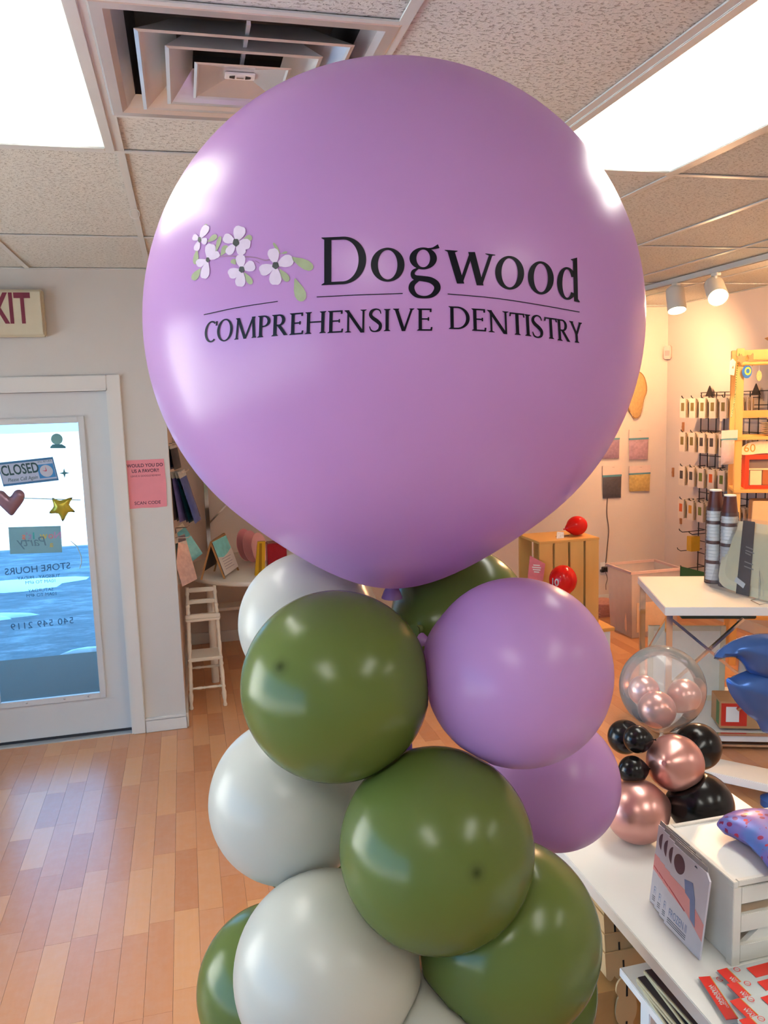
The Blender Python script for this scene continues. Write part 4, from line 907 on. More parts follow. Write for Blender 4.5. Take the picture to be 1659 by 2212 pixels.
spot(3.45, (.52, .80, -.36), 'added track spotlight outside the frame, aimed along the right wall')  # unseen lamp added to warm the right wall
spot(2.55, (.60, .62, -.5), 'added track spotlight outside the frame, nearest the camera')  # another unseen lamp added for warm light at the right

# ------------------------------------------------------------------ front display table and what stands on it
TT = .76; TX0, TX1, TY0, TY1 = .82, 1.386, .45, 1.79
t = thing('display_table', 'white laminate display table at the lower right', 'table', ((TX0+TX1)/2, 1.1, 0))
part('table_top', MB().box((TX0, TY0, TT-.030), (TX1, TY1, TT)), WHITE, t, bevel=.0015)
SHZ = .44
part('lower_shelf', MB().box((.962, TY0, SHZ-.022), (TX1, 1.63, SHZ)), WHITE, t, bevel=.0015)
for x, y in ((1.01, 1.56), (TX1-.05, 1.56), (TX0+.17, TY0+.06), (TX1-.05, TY0+.06)): part('leg', MB().box((x-.02, y-.02, 0), (x+.02, y+.02, SHZ-.022)), WHITE, t, bevel=.002)
for x, y in ((TX1-.06, 1.60), (TX0+.17, TY0+.06), (TX1-.06, TY0+.06)): part('post', MB().box((x-.02, y-.02, SHZ), (x+.02, y+.02, TT-.030)), WHITE, t, bevel=.002)
part('back_panel', MB().box((TX1-.018, TY0+.02, SHZ), (TX1-.002, 1.62, TT-.030)), mat('panel_grey', (.16, .15, .17), .6), t)
# stack of sleeved dark packs on the lower shelf
SLV = mat('dark_sleeve', (.035, .03, .04), .12, var=.4, scale=12); CRD = mat('card_edge', srgb(196, 186, 150), .6)
for k in range(6):
    z = SHZ+.002+k*.0115; dx = .008*(k % 3); rot = Matrix.Translation((1.105+dx, 1.385-.006*k, z)) @ Matrix.Rotation(math.radians(-6+5*k % 9), 4, 'Z') @ Matrix.Rotation(math.radians(-2), 4, 'X')
    t = thing('sleeved_pack', ('lowest', 'second', 'third', 'fourth', 'fifth', 'topmost')[k]+' dark sleeved pack in the stack on the lower shelf', 'packet', rot.translation, 'stack of dark sleeved packs')
    part('card', MB().box((-.148, -.178, 0), (.14, .178, .0065), mx=rot), CRD, t); part('sleeve', MB().box((-.145, -.176, .0066), (.14, .176, .0092), mx=rot), SLV, t)
# laser-cut wooden tower under the table
PLYD = mat('tower_ply_dark', srgb(186, 142, 84), .6, var=.15)
t = thing('wooden_tower', 'laser-cut wooden tower with scalloped tiers under the display table', 'wooden stand', (1.05, 1.72, 0))
for k in range(7):
    zb = .648-.0435*k; yk = 1.745-.011*k; xa, xb_ = .972-.004*k, 1.20+.004*k; n_s = 12; zt = zb+.060
    for face in (0, 1):
        def tf(u, v, w, face=face, yk=yk, zb=zb): return Vector((u, yk-w-(zt-v)*.12, v)) if face == 0 else Vector((1.2+.004*k, yk, 0))
        if face: continue
        pts = [(xb_, zt), (xa, zt)]
        for i in range(n_s):
            q0, q1 = xa+(xb_-xa)*i/n_s, xa+(xb_-xa)*(i+1)/n_s
            for j in range(5): pts.append((q0+(q1-q0)*j/4, zb-.011*math.sin(math.pi*j/4)))
        part('scalloped_tier', MB().prism(pts, tf, .004), PLY, t)
        sx = .958+.0062*k; part('slot', MB().prism([(sx, zb+.012), (sx+.005, zb+.012), (sx+.005, zb+.036), (sx, zb+.036)], lambda u, v, w: tf(u, v, .0042+w), .0006), CHAR, t)
        part('side_tier', MB().prism([(yk, zt), (1.95+.004*k, zt), (1.95+.004*k, zb), (yk-.006, zb)], lambda u, v, w: Vector((xa+w, u, v)), .004), PLY, t)
fig = [(-.030, 0), (.030, 0), (.027, .10), (.021, .225), (.023, .24), (.019, .255), (.026, .27), (.030, .295), (.026, .325), (.022, .335), (.029, .350), (.026, .372), (.013, .385), (-.013, .385), (-.026, .372), (-.029, .350), (-.022, .335), (-.026, .325), (-.030, .295), (-.026, .27), (-.019, .255), (-.023, .24), (-.021, .225), (-.027, .10)]
part('front_figure', MB().prism([(p.x, p.y) for p in catmull(fig, 3, True)], lambda u, v, w: Vector((.998+u, 1.66-w, v+.002)), .005), PLY, t)
for z in (.03, .13, .225, .335): part('slot', MB().prism([(.996, z), (1.001, z), (1.001, z+.040), (.996, z+.040)], lambda u, v, w: Vector((u, 1.6545-w, v)), .0006), CHAR, t)
part('front_panel', MB().box((.90, 1.665, .0), (1.17, 1.671, .345)), PLYD, t); part('side_panel', MB().box((.90, 1.672, .0), (.906, 1.98, .345)), PLYD, t)
part('door_panel', MB().box((1.045, 1.660, .0), (1.155, 1.664, .30)), PLY, t); part('inner_box', MB().box((.99, 1.78, .345), (1.19, 1.94, .68)), PLYD, t); part('deck', MB().box((.89, 1.665, .345), (1.19, 1.99, .351)), PLYD, t)
# white crate with inset lid
KX0, KX1, KY0, KY1, KZ = .945, 1.262, 1.20, 1.418, .932
CW = mat('white_wash_wood', (.72, .70, .64), .55, var=.08, scale=14, stretch=(.2, 1, 1), bump=.15)
t = thing('white_crate', 'white washed wooden crate with a flat lid on the display table', 'crate', ((KX0+KX1)/2, (KY0+KY1)/2, TT))
for x in (KX0, KX1-.018):
    for y in (KY0, KY1-.018): part('corner_post', MB().box((x, y, TT), (x+.018, y+.018, KZ-.012)), CW, t, bevel=.001)
    part('side_panel', MB().box((x+.004, KY0+.018, TT+.002), (x+.014, KY1-.018, KZ-.014)), CW, t)
    part('rim', MB().box((x, KY0, KZ-.012), (x+.010, KY1, KZ)), CW, t, bevel=.001)
for y in (KY0, KY1-.012):
    part('rim', MB().box((KX0+.010, y, KZ-.010), (KX1-.010, y+.010, KZ+.001)), CW, t, bevel=.001)
    for z0, z1 in ((.765, .800), (.826, .862), (.884, .918)): part('slat', MB().box((KX0+.018, y+.001, z0), (KX1-.018, y+.010, z1)), CW, t, bevel=.001)
part('diagonal_slat', MB().bar((KX0+.03, KY0+.014, .775), (KX0+.20, KY0+.014, .905), .010, .030, (0, 0, 1)), CW, t)
part('lid', MB().box((KX0+.011, KY0+.011, KZ-.008), (KX1-.011, KY1-.011, KZ-.003)), WHITE, t, bevel=.001)
part('crate_floor', MB().box((KX0+.014, KY0+.012, TT+.001), (KX1-.014, KY1-.012, TT+.006)), CW, t)
# purple moon foil on the crate
def foil_speck():
    m = bpy.data.materials.new('foil_moon_print'); m.use_nodes = True; nt = m.node_tree; p = nt.nodes['Principled BSDF']; p.inputs['Metallic'].default_value = .15; p.inputs['Roughness'].default_value = .3
    tc = nn(nt, 'ShaderNodeTexCoord'); nz = nn(nt, 'ShaderNodeTexNoise'); nz.inputs['Scale'].default_value = 14; nt.links.new(tc.outputs['Object'], nz.inputs['Vector'])
    r = nn(nt, 'ShaderNodeValToRGB'); e = r.color_ramp.elements; e[0].position = .38; e[0].color = (*srgb(88, 120, 196), 1); e[1].position = .62; e[1].color = (*srgb(140, 110, 190), 1); nt.links.new(nz.outputs['Fac'], r.inputs[0])
    v = nn(nt, 'ShaderNodeTexVoronoi'); v.inputs['Scale'].default_value = 58; nt.links.new(tc.outputs['Object'], v.inputs['Vector'])
    n2 = nn(nt, 'ShaderNodeTexNoise'); n2.inputs['Scale'].default_value = 24; nt.links.new(tc.outputs['Object'], n2.inputs['Vector'])
    lt = nn(nt, 'ShaderNodeMath', operation='LESS_THAN'); lt.inputs[1].default_value = .34; nt.links.new(v.outputs['Distance'], lt.inputs[0])
    gt = nn(nt, 'ShaderNodeMath', operation='GREATER_THAN'); gt.inputs[1].default_value = .47; nt.links.new(n2.outputs['Fac'], gt.inputs[0])
    mu = nn(nt, 'ShaderNodeMath', operation='MULTIPLY'); nt.links.new(lt.outputs[0], mu.inputs[0]); nt.links.new(gt.outputs[0], mu.inputs[1])
    c2 = nn(nt, 'ShaderNodeValToRGB'); e2 = c2.color_ramp.elements; e2[0].color = (*srgb(226, 70, 50), 1); e2[1].color = (*srgb(120, 40, 100), 1); e2[1].position = .7; nt.links.new(v.outputs['Color'], c2.inputs[0])
    mx = nn(nt, 'ShaderNodeMix', data_type='RGBA'); nt.links.new(mu.outputs[0], mx.inputs[0]); nt.links.new(r.outputs[0], mx.inputs[6]); nt.links.new(c2.outputs[0], mx.inputs[7]); nt.links.new(mx.outputs[2], p.inputs['Base Color']); return m
q1 = pz(1550, 1778, KZ+.03); q2 = pz(1665, 1890, KZ+.02)
mpx = [(1548, 1779), (1562, 1767), (1590, 1757), (1630, 1754), (1670, 1760), (1705, 1780), (1730, 1815), (1735, 1860), (1715, 1895), (1690, 1905), (1670, 1895), (1655, 1868), (1635, 1842), (1610, 1818), (1580, 1801), (1556, 1791)]
moon = [tuple((pz(p.x, p.y, KZ+.026)).xy) for p in catmull(mpx, 3, True)]
md_ = inflate(moon, .026, lambda u, v, w: Vector((u, v, KZ+.026+w)), .009)
solo('moon_foil', md_, foil_speck(), 'blue and purple speckled foil balloon lying on the white crate', 'foil balloon', smooth=True)
# packets leaning on the crate
PKW = mat('packet_print_pale', srgb(198, 196, 208), .3, var=.06, scale=20); PKO = mat('packet_oval', srgb(72, 38, 66), .3); PKP = mat('packet_pink', srgb(222, 150, 150), .35); PKB = mat('packet_blue', srgb(110, 132, 176), .3, var=.3, scale=30); PKK = mat('packet_ink', srgb(60, 66, 90), .4); PKR = mat('packet_red', srgb(196, 72, 80), .4)
def packet(y0, y1, xb, xt, lb, dz=0):
    # leaning sheet: lower edge (xb, y, TT), upper edge (xt, y, z)
    hh = .170; o_ = Vector((xb, y1, TT+.002)); U = Vector((0, y0-y1, 0)); V = Vector((xt-xb, 0, hh)); N = Vector((-hh, 0, xt-xb)).normalized()
    fn_ = lambda u, v, w=0: o_ + U*u + V*v + N*w
    t = thing('foil_packet', lb, 'packet', o_+U*.5, 'pale packets leaning on the white crate')
    part('sheet', MB().prism([(0, 0), (1, 0), (1, .93), (.9, 1), (0, 1)], fn_, .004), PKW, t)
    part('oval_badge', MB().prism([(.22+.15*math.cos(i*math.pi/12), .83+.115*math.sin(i*math.pi/12)) for i in range(24)], lambda u, v, w: fn_(u, v, .0042+w), .0004), PKO, t)
    part('pink_band', MB().prism([(0, .42), (.55, .36), (1, .22), (1, .42), (.45, .60), (0, .62)], lambda u, v, w: fn_(u, v, .0042+w), .0003), PKP, t)
    part('red_line', MB().prism([(.02, .46), (.5, .36), (.5, .375), (.02, .475)], lambda u, v, w: fn_(u, v, .0047+w), .0003), PKR, t)
    part('blue_print', MB().prism([(.40, .72), (.62, .76), (.72, .60), (.80, .30), (.66, .34), (.60, .55), (.46, .58)], lambda u, v, w: fn_(u, v, .0047+w), .0003), PKB, t)
    part('euro_slot', MB().prism([(.60, .955), (.68, .955), (.66, .975), (.62, .975)], lambda u, v, w: fn_(u, v, .0042+w), .0004), PKK, t)
    part('lettering', text_mb('FROZEN II', lambda u, v: fn_(.10+u*1.0, .14+v*1.0-u*.0, .0048), .14, align='LEFT', narrow=.8), PKB, t)
    lt_ = MB()
    for k in range(3): lt_.prism([(.08, .10-k*.025), (.6, .10-k*.025), (.6, .108-k*.025), (.08, .108-k*.025)], lambda u, v, w: fn_(u, v, .0042+w), .0003)
    ol = part('small_print', lt_, PKK, t); ol['kind'] = 'stuff'
    part('clear_flap', MB().prism([(.0, 1.0), (.9, 1.0), (.88, 1.06), (.02, 1.06)], lambda u, v, w: fn_(u, v, .001+w), .001), POLY, t)
pk = pz(1510, 2073, TT); pf = pz(1409, 1945, TT)
ln = .118
for i, lb in enumerate(('farthest pale packet of the leaning row', 'second farthest pale packet of the leaning row', 'second nearest pale packet of the leaning row', 'nearest pale packet of the leaning row, fully visible')):
    y0 = 1.230 + .025*(3-i); packet(y0, y0+ln, .914-.0046*i, .934-.0046*i, lb)
# red, white and blue packets fanned at the corner
SW = mat('sachet_white', srgb(198, 206, 206), .16, var=.05); SR = mat('sachet_red', srgb(222, 52, 40), .25, var=.08); SB = mat('sachet_blue', srgb(92, 134, 196), .28, var=.15); SY = mat('sachet_gold', srgb(196, 150, 40), .35)
def sachet(corner, ang, z, lb, tilt=0):
    M_ = Matrix.Translation((corner.x, corner.y, z)) @ Matrix.Rotation(math.radians(ang), 4, 'Z') @ Matrix.Rotation(math.radians(tilt), 4, 'X')
    t = thing('balloon_packet', lb, 'packet', (corner.x, corner.y, z), 'red, white and blue packets fanned on the table')
    fn_ = lambda u, v, w=0: M_ @ Vector((u, v, w))
    part('pouch', inflate([(0, 0), (.20, 0), (.20, -.11), (0, -.11)], .006, lambda u, v, w: fn_(u, v, w+.004), .014), SW, t, smooth=True)
    part('warning_strip', MB().prism([(.001, -.003), (.022, -.003), (.022, -.107), (.001, -.107)], lambda u, v, w: fn_(u, v, .0092+w), .0006), SR, t)
    part('gold_line', MB().prism([(.022, -.003), (.0235, -.003), (.0235, -.107), (.022, -.107)], lambda u, v, w: fn_(u, v, .0094+w), .0006), SY, t)
    part('red_panel', MB().prism([(.055, -.016), (.108, -.016), (.112, -.048), (.055, -.048)], lambda u, v, w: fn_(u, v, .0108+w), .0004), SR, t)
    part('blue_panel', MB().prism([(.108, -.016), (.135, -.018), (.128, -.050), (.112, -.048)], lambda u, v, w: fn_(u, v, .0108+w), .0004), SB, t)
    part('badge', MB().prism([(.138, -.012), (.185, -.012), (.185, -.05), (.150, -.05), (.138, -.04)], lambda u, v, w: fn_(u, v, .0108+w), .0005), BLACK, t)
    part('badge_lettering', text_mb('15', lambda u, v: fn_(.162+u, -.042+v, .0116), .030, bold=.02), SW, t)
    part('warning_lettering', text_mb('WARNING', lambda u, v: fn_(.008+v, -.050-u, .0102), .010, bold=.02, into=text_mb('CHOKING HAZARD', lambda u, v: fn_(.0155+v, -.055-u, .0102), .006)), SW, t)
    ring = [(.036+.006*math.cos(i*math.pi/10), -.014+.006*math.sin(i*math.pi/10)) for i in range(20)]; r2 = [(.036+.0048*math.cos(i*math.pi/10), -.014+.0048*math.sin(i*math.pi/10)) for i in range(20)]
    rm = MB(); rm.add([fn_(u, v, .0112) for u, v in ring+r2], [(i, (i+1) % 20, 20+(i+1) % 20, 20+i) for i in range(20)]); rm.add([fn_(u, v, .0112) for u, v in ((.0318, -.0105), (.0325, -.0098), (.0402, -.0175), (.0395, -.0182))], [(0, 1, 2, 3)])
    part('age_mark', rm, SR, t)
for i, (x, y, ang, lb) in enumerate(((1506, 2112, -10, 'leftmost red, white and blue packet of the fan'), (1545, 2098, 2, 'second packet of the fan, its red panel topmost'), (1566, 2128, 2, 'third red, white and blue packet of the fan'), (1572, 2164, 4, 'fourth packet of the fan, lower in the picture'), (1592, 2205, 3, 'packet at the bottom edge of the picture'))):
    z = TT+.002+.0095*i; sachet(pz(x, y, z+.006), ang, z, lb)
q = pz(1600, 2093, TT+.01)

# ------------------------------------------------------------------ balloon centrepiece on the table
CB = 'balloons of the rose gold and black centrepiece'
cc0 = pz(1450, 1800, TT)
def dep(c): return (c-CAM).dot(_f)
cspec = [(1377, 1752, 71, None, ROSE, 'rose gold balloon at the bottom of the table centrepiece'), (1515, 1738, 73, None, LBLACK, 'black balloon at the bottom right of the table centrepiece'),
         (1459, 1648, 64, 1.90, ROSE, 'rose gold balloon in the middle of the table centrepiece'), (1508, 1612, 53, 2.10, LBLACK, 'black balloon on the upper right of the table centrepiece'),
         (1350, 1592, 38, 2.06, LBLACK, 'small black balloon partly hidden behind the lilac balloon'), (1377, 1597, 31, 1.93, LBLACK, 'small black balloon just under the clear balloon'), (1367, 1664, 32, 1.92, LBLACK, 'small black balloon lower on the left of the centrepiece'), ]
clr = [1432, 1485, 95, .110]
def rest_r(x, y, rp):
    a = ray(x-rp, y).normalized(); b = ray(x+rp, y).normalized(); al = a.angle(b)/2; return (CAM.z-TT)/(1-(a+b).normalized().z/math.sin(al))
cb = []
for x, y, rp, dd_, m, lb in cspec:
    r = rest_r(x, y, rp) if dd_ is None else rp/F*dd_*.985
    cb.append([ball_at(x, y, rp, r), r, m, lb])
CLR = ball_at(*clr)
ctr = sum((b[0] for b in cb[:3]), Vector())/3
for i, (c, r, m, lb) in enumerate(cb):
    oth = [(b[0], b[1]) for j, b in enumerate(cb) if j != i]+[(CLR, clr[3])]
    balloon(c, r, m, lb, CB, Vector((ctr.x, ctr.y, c.z+.01))-c, oth, 44, tl=.14)
CLAT = film('clear_latex', (1, 1, 1), .20, .08, (.95, .93, .91), .05)
t = thing('balloon', 'clear balloon with three small rose gold balloons inside', 'balloon', CLR-Vector((0, 0, clr[3])), CB)
part('skin', balloon_mesh('skin', CLR, clr[3], Vector((0, 0, -1)), CLAT, [(b[0], b[1]) for b in cb], 72, 1, .12), CLAT, t, smooth=True)
part('knot', knot_mb(CLR, clr[3], Vector((0, 0, -1)), .12), CLAT, t, smooth=True)
for (x, y, rp, lb) in ((1391, 1492, 33, 'left small rose gold balloon inside the clear balloon'), (1478, 1503, 36, 'right small rose gold balloon inside the clear balloon'), (1419, 1533, 40, 'front small rose gold balloon inside the clear balloon')):
    r = {33: .034, 36: .036, 40: .040}[rp]; dd = (ray(x, y).normalized()); tgt = dep(CLR) + {33: .03, 36: .025, 40: -.03}[rp]
    c = CAM + ray(x, y)*tgt; r = rp/F*tgt*1.0; balloon(c, r, ROSE, lb, 'small balloons inside the clear balloon', Vector((CLR.x, CLR.y, CLR.z-.12))-c, (), 40, tl=.14)

# ------------------------------------------------------------------ chrome table at the back right
A_ = Vector((2.336, 3.548, 0)); ex_ = Vector((2.804-2.336, 3.370-3.548, 0)).normalized(); ey_ = Vector((2.579-2.336, 4.243-3.548, 0)).normalized()
ey_ = (ey_ - ex_*ey_.dot(ex_)).normalized(); BW, BD = 1.2, .735
def bt(u, v, z): return A_+ex_*u+ey_*v+Vector((0, 0, z))
def btbox(u0, v0, z0, u1, v1, z1):
    mb = MB(); vs = [bt(u, v, z) for z in (z0, z1) for u, v in ((u0, v0), (u1, v0), (u1, v1), (u0, v1))]
    return mb.add(vs, [(0,3,2,1),(4,5,6,7),(0,1,5,4),(1,2,6,5),(2,3,7,6),(3,0,4,7)])
t = thing('chrome_table', 'white topped table with a chrome frame and crossed braces', 'table', bt(BW/2, BD/2, 0))
part('table_top', btbox(0, 0, .715, BW, BD, .76), WHITE, t, bevel=.003)
for u, v in ((.025, .025), (BW-.025, .025), (BW-.025, BD-.025), (.025, BD-.025)): part('leg', btbox(u-.016, v-.016, 0, u+.016, v+.016, .715), CHROME, t, bevel=.002)
part('lower_shelf', btbox(.0, -.0, .045, BW, BD, .075), WHITE, t, bevel=.002)
part('shelf_trim', btbox(.0, -.006, .078, BW, .010, .090), CHROME, t); part('shelf_trim', btbox(0, -.006, .02, BW, .01, .032), CHROME, t)
part('brace', MB().bar(bt(.04, .025, .69), bt(.72, .025, .10), .014, .026, ey_), CHROME, t); part('brace', MB().bar(bt(.40, .045, .69), bt(.04, .045, .10+.23), .012, .022, ey_), CHROME, t)
part('brace', MB().bar(bt(.38, .045, .20), bt(.95, .045, .69), .012, .022, ey_), CHROME, t)
part('brace', MB().bar(bt(.025, .05, .69), bt(.025, BD-.05, .25), .012, .022, ex_), CHROME, t)
part('brace_joint', MB().lathe([(.0, -.02), (.018, -.018), (.018, .018), (0, .02)], bt(.50, .02, .295), 16), CHROME, t, smooth=True)
# low white plinth in front of it
pa, pb_ = pz(1520, 1665, .10), pz(1659, 1695, .10); dirp = (pb_-pa).normalized(); dirn = Vector((-dirp.y, dirp.x, 0)); 
t = thing('low_plinth', 'low white plinth on the floor below the blue foil balloon', 'plinth', pa)
q0 = pa-dirp*.20; 
part('top_board', MB().prism([(0, 0), (.75, 0), (.75, .17), (0, .17)], lambda u, v, w: Vector((q0.x, q0.y, .062))+dirp*u+dirn*v+Vector((0, 0, w)), .038), WHITE, t, bevel=.003)
for u, v in ((.04, .03), (.70, .03), (.70, .15), (.04, .15)): part('foot', MB().lathe([(.018, 0), (.018, .062)], Vector((q0.x, q0.y, 0))+dirp*u+dirn*v, 12), WHITE, t)
# cartons on the lower shelf
REDL = mat('carton_red', srgb(206, 52, 36), .45); GRNL = mat('carton_green', srgb(80, 120, 50), .45)
def carton(u, v, w, d_, h, lb, striped=True):
    t = thing('carton', lb, 'box', bt(u+w/2, v+d_/2, .09), 'cartons on the lower shelf of the chrome table')
    part('box', btbox(u, v, .0905, u+w, v+d_, .0905+h), KRAFT, t, bevel=.002)
    if striped:
        part('label', btbox(u+.02*w, v-.0012, .0905+.10*h, u+.45*w, v-.0002, .0905+.92*h), REDL, t); part('label', btbox(u+.10*w, v-.0022, .0905+.25*h, u+.32*w, v-.0013, .0905+.80*h), WHITE, t)
        part('label', btbox(u-.0012, v+.1*d_, .0905+.10*h, u-.0002, v+.4*d_, .0905+.92*h), GRNL, t)
carton(.30, .06, .30, .16, .15, 'kraft carton with red and green labels on the lower shelf')
carton(.66, .08, .30, .16, .15, 'plain kraft carton right of the labelled one', False)
for i, (u, v, h, col, lb) in enumerate(((.06, .42, .30, (196, 186, 170), 'pale wooden frame leaning on the lower shelf'),)):
    pass
fr_ = thing('picture_frame', 'pale wooden frame standing on the lower shelf of the chrome table', 'frame', bt(.25, .50, .075))
PALEW = mat('pale_wood', srgb(222, 206, 168), .5, var=.08)
for a, b in (((.02, .50, .0755), (.05, .52, .52)), ((.42, .50, .0755), (.45, .52, .52)), ((.05, .50, .0755), (.42, .52, .105)), ((.05, .50, .49), (.42, .52, .52))): part('frame_bar', btbox(*a, *b), PALEW, fr_, bevel=.002)
part('frame_panel', btbox(.05, .508, .105, .42, .514, .49), mat('frame_paper', srgb(238, 228, 206), .6), fr_)
vs_ = thing('grey_vase', 'grey ceramic pot under the chrome table', 'pot', bt(.62, .45, .075))
part('body', MB().lathe([(.0, 0), (.08, .0), (.10, .05), (.11, .16), (.105, .30), (.10, .33), (.092, .33), (.095, .18), (0, .02)], bt(.62, .45, .076), 32), mat('grey_ceramic', srgb(206, 192, 174), .4), vs_, smooth=True)
bsk = thing('green_tray', 'dark green fringed tray slung under the chrome table top', 'tray', bt(.28, .30, .64))
part('tray', btbox(.12, .16, .655, .50, .50, .713), mat('tray_green', (.03, .06, .045), .5), bsk, bevel=.004)
# cups
CUPB = mat('cup_brown', srgb(92, 48, 40), .3); CUPW = mat('cup_white', (.80, .80, .76), .35)
def cup_stack(x, y, n, lb, brown_top):
    b_ = pz(x, y, .76)
    t = thing('cup_stack', lb, 'cups', b_, 'stacks of paper cups on the chrome table')
    for k in range(n):
        z = .762+k*.019
        part('cup', MB().lathe([(.045, z), (.047, z+.004), (.044, z+.006), (.0415, z+.0175), (.0435, z+.018)], (b_.x, b_.y, 0), 28), CUPW if k % 6 else CUPB, t, smooth=True)
    zt = .762+n*.019
    if brown_top: part('top_cup', MB().lathe([(.046, zt), (.044, zt+.006), (.032, zt+.112), (.030, zt+.112), (.030, zt+.108), (0, zt+.106)], (b_.x, b_.y, 0), 32), CUPB, t, smooth=True); part('cup_base', MB().lathe([(.0325, zt+.110), (.0325, zt+.117), (.0, zt+.117)], (b_.x, b_.y, 0), 32), CUPW, t, smooth=True)
    part('bag', MB().lathe([(.051, .7615), (.051, .80), (.050, zt-.02), (.047, zt+.02)], (b_.x, b_.y, 0), 28), CLEAR, t, smooth=True)
cup_stack(1541, 1258, 22, 'tall stack of brown and white paper cups, door side', True)
cup_stack(1572, 1266, 21, 'tall stack of brown and white paper cups behind the tray pack', True)
# packaged serving trays on a stand
ta, tb2, tc2 = pz(1555, 1262, .765), pz(1672, 1296, .765), None
ta = pz(1548, 1268, .765); tb2 = pz(1668, 1300, .765); wv_ = (tb2-ta); wl = wv_.length; wv_n = wv_/wl; back = Vector((-wv_n.y, wv_n.x, 0)); 
if back.y < 0: back = -back
upv = (Vector((0, 0, 1))*.95+back*.30).normalized(); nrm_ = wv_n.cross(upv).normalized(); nrm_ = nrm_ if nrm_.y < 0 else -nrm_
tp = lambda u, v, w=0: ta + wv_n*u + upv*v + nrm_*w
TRW = mat('tray_ivory', srgb(246, 236, 196), .35, var=.03); BAND = mat('tray_band', (.03, .028, .03), .35)
t = thing('tray_pack', 'wrapped ivory serving tray with a black paper band on the chrome table', 'tray', ta)
rr_ = [tuple(p) for p in catmull([(.02, .03), (.20, 0), (.40, .0), (.46, .03), (.47, .2), (.46, .35), (.40, .385), (.06, .385), (.0, .36), (-.01, .20)], 4, True)]
part('tray_rim', MB().prism(rr_, lambda u, v, w: tp(u, v, w), .012), TRW, t, bevel=.003)
part('tray_well', MB().prism([(.5*.46+(u-.5*.46)*.8, .19+(v-.19)*.74) for u, v in rr_], lambda u, v, w: tp(u, v, .012+w), .010), mat('tray_ivory_inner', srgb(234, 222, 180), .35), t, bevel=.003)
part('paper_band', MB().prism([(.085, .39), (.165, .392), (.255, -.005), (.165, -.006)], lambda u, v, w: tp(u, v, .024+w), .0015), BAND, t)
bl_ = MB()
for k, (vv, wl_) in enumerate(((.255, .050), (.235, .062), (.222, .040), (.175, .060), (.150, .066))):
    uu = .165-.0 + (.255-.085)*(.39-vv)/.395*.5 - .045; bl_.prism([(uu, vv), (uu+wl_, vv-.008), (uu+wl_, vv-.014), (uu, vv-.006)], lambda u, v, w: tp(u, v, .0257+w), .0004)
o_b = part('band_print', bl_, mat('band_ink', srgb(150, 150, 145), .5), t); o_b['kind'] = 'stuff'
part('price_label', MB().prism([(.135, .055), (.205, .030), (.212, .056), (.140, .082)], lambda u, v, w: tp(u, v, .0262+w), .0006), WHITE, t)
part('wrap', MB().prism([(-.02, -.01), (.49, -.01), (.49, .41), (-.015, .40)], lambda u, v, w: tp(u, v, .030+w), .0012), CLEAR, t)
ez = thing('wire_easel', 'small clear wire easel in front of the tray pack', 'easel', pz(1650, 1302, .762))
q = pz(1632, 1300, .764); part('foot_loop', MB().tube([pz(x, y, .764) for x, y in ((1622, 1297), (1645, 1292), (1668, 1302), (1640, 1306), (1622, 1297))], .003, 8), CHROME, ez, smooth=True)
part('upright', MB().tube([pz(1640, 1294, .765), pz(1640, 1294, .765)+Vector((0, 0, .09)), pz(1644, 1290, .765)+Vector((0, .02, .16)), pz(1648, 1294, .765)+Vector((0, 0, .09)), pz(1650, 1296, .765)], .004, 8), CLEAR, ez, smooth=True)
solo('green_folder', MB().prism([(0, 0), (.20, 0), (.20, .10), (.0, .16)], lambda u, v, w: py(1470, 1242, 4.7)+Vector((u, w, v-.10)), .006), mat('folder_green', srgb(24, 72, 40), .5), 'dark green folder behind the chrome table', 'folder')

# blue foil balloon at the right edge
BF = mat('foil_blue', srgb(66, 108, 182), .24, .5, var=.18, scale=7)
bp0 = py(1600, 1460, 2.85)
BFS = lambda x, y: (py(x, y, 2.85).x-bp0.x, py(x, y, 2.85).z-bp0.z)
up_o = [BFS(*p) for p in ((1543, 1418), (1562, 1398), (1595, 1380), (1640, 1370), (1700, 1374), (1745, 1400), (1760, 1440), (1730, 1470), (1680, 1472), (1640, 1462), (1616, 1450), (1606, 1434), (1590, 1420), (1566, 1420), (1550, 1424))]
lo_o = [BFS(*p) for p in ((1576, 1470), (1590, 1466), (1608, 1456), (1640, 1448), (1700, 1446), (1750, 1470), (1765, 1520), (1740, 1570), (1690, 1590), (1655, 1585), (1641, 1562), (1622, 1548), (1600, 1525), (1582, 1498))]
t = thing('blue_foil_balloon', 'large dark blue foil balloon with pointed lobes at the right edge', 'foil balloon', (bp0.x, bp0.y, bp0.z-.2))
part('upper_lobe', inflate([tuple(p) for p in catmull(up_o, 3, True)], .065, lambda u, v, w: bp0+Vector((u, -w*.9, v)), .016), BF, t, smooth=True)
part('lower_lobe', inflate([tuple(p) for p in catmull(lo_o, 3, True)], .075, lambda u, v, w: bp0+Vector((u, .02-w*.9, v)), .016), BF, t, smooth=True)
part('seam', MB().tube([bp0+Vector((u, -.0, v)) for u, v in [tuple(p) for p in catmull(up_o, 3, True)]], .003, 6), CLEAR, t, smooth=True)
pst = Vector((bp0.x+.22, bp0.y+.03, 0))
part('stick', MB().tube([pst, pst+Vector((0, 0, bp0.z-.1))], .006, 8), WPLAST, t); part('weight', MB().lathe([(.06, 0), (.06, .03), (.02, .05), (0, .05)], pst, 20), BF, t, smooth=True)

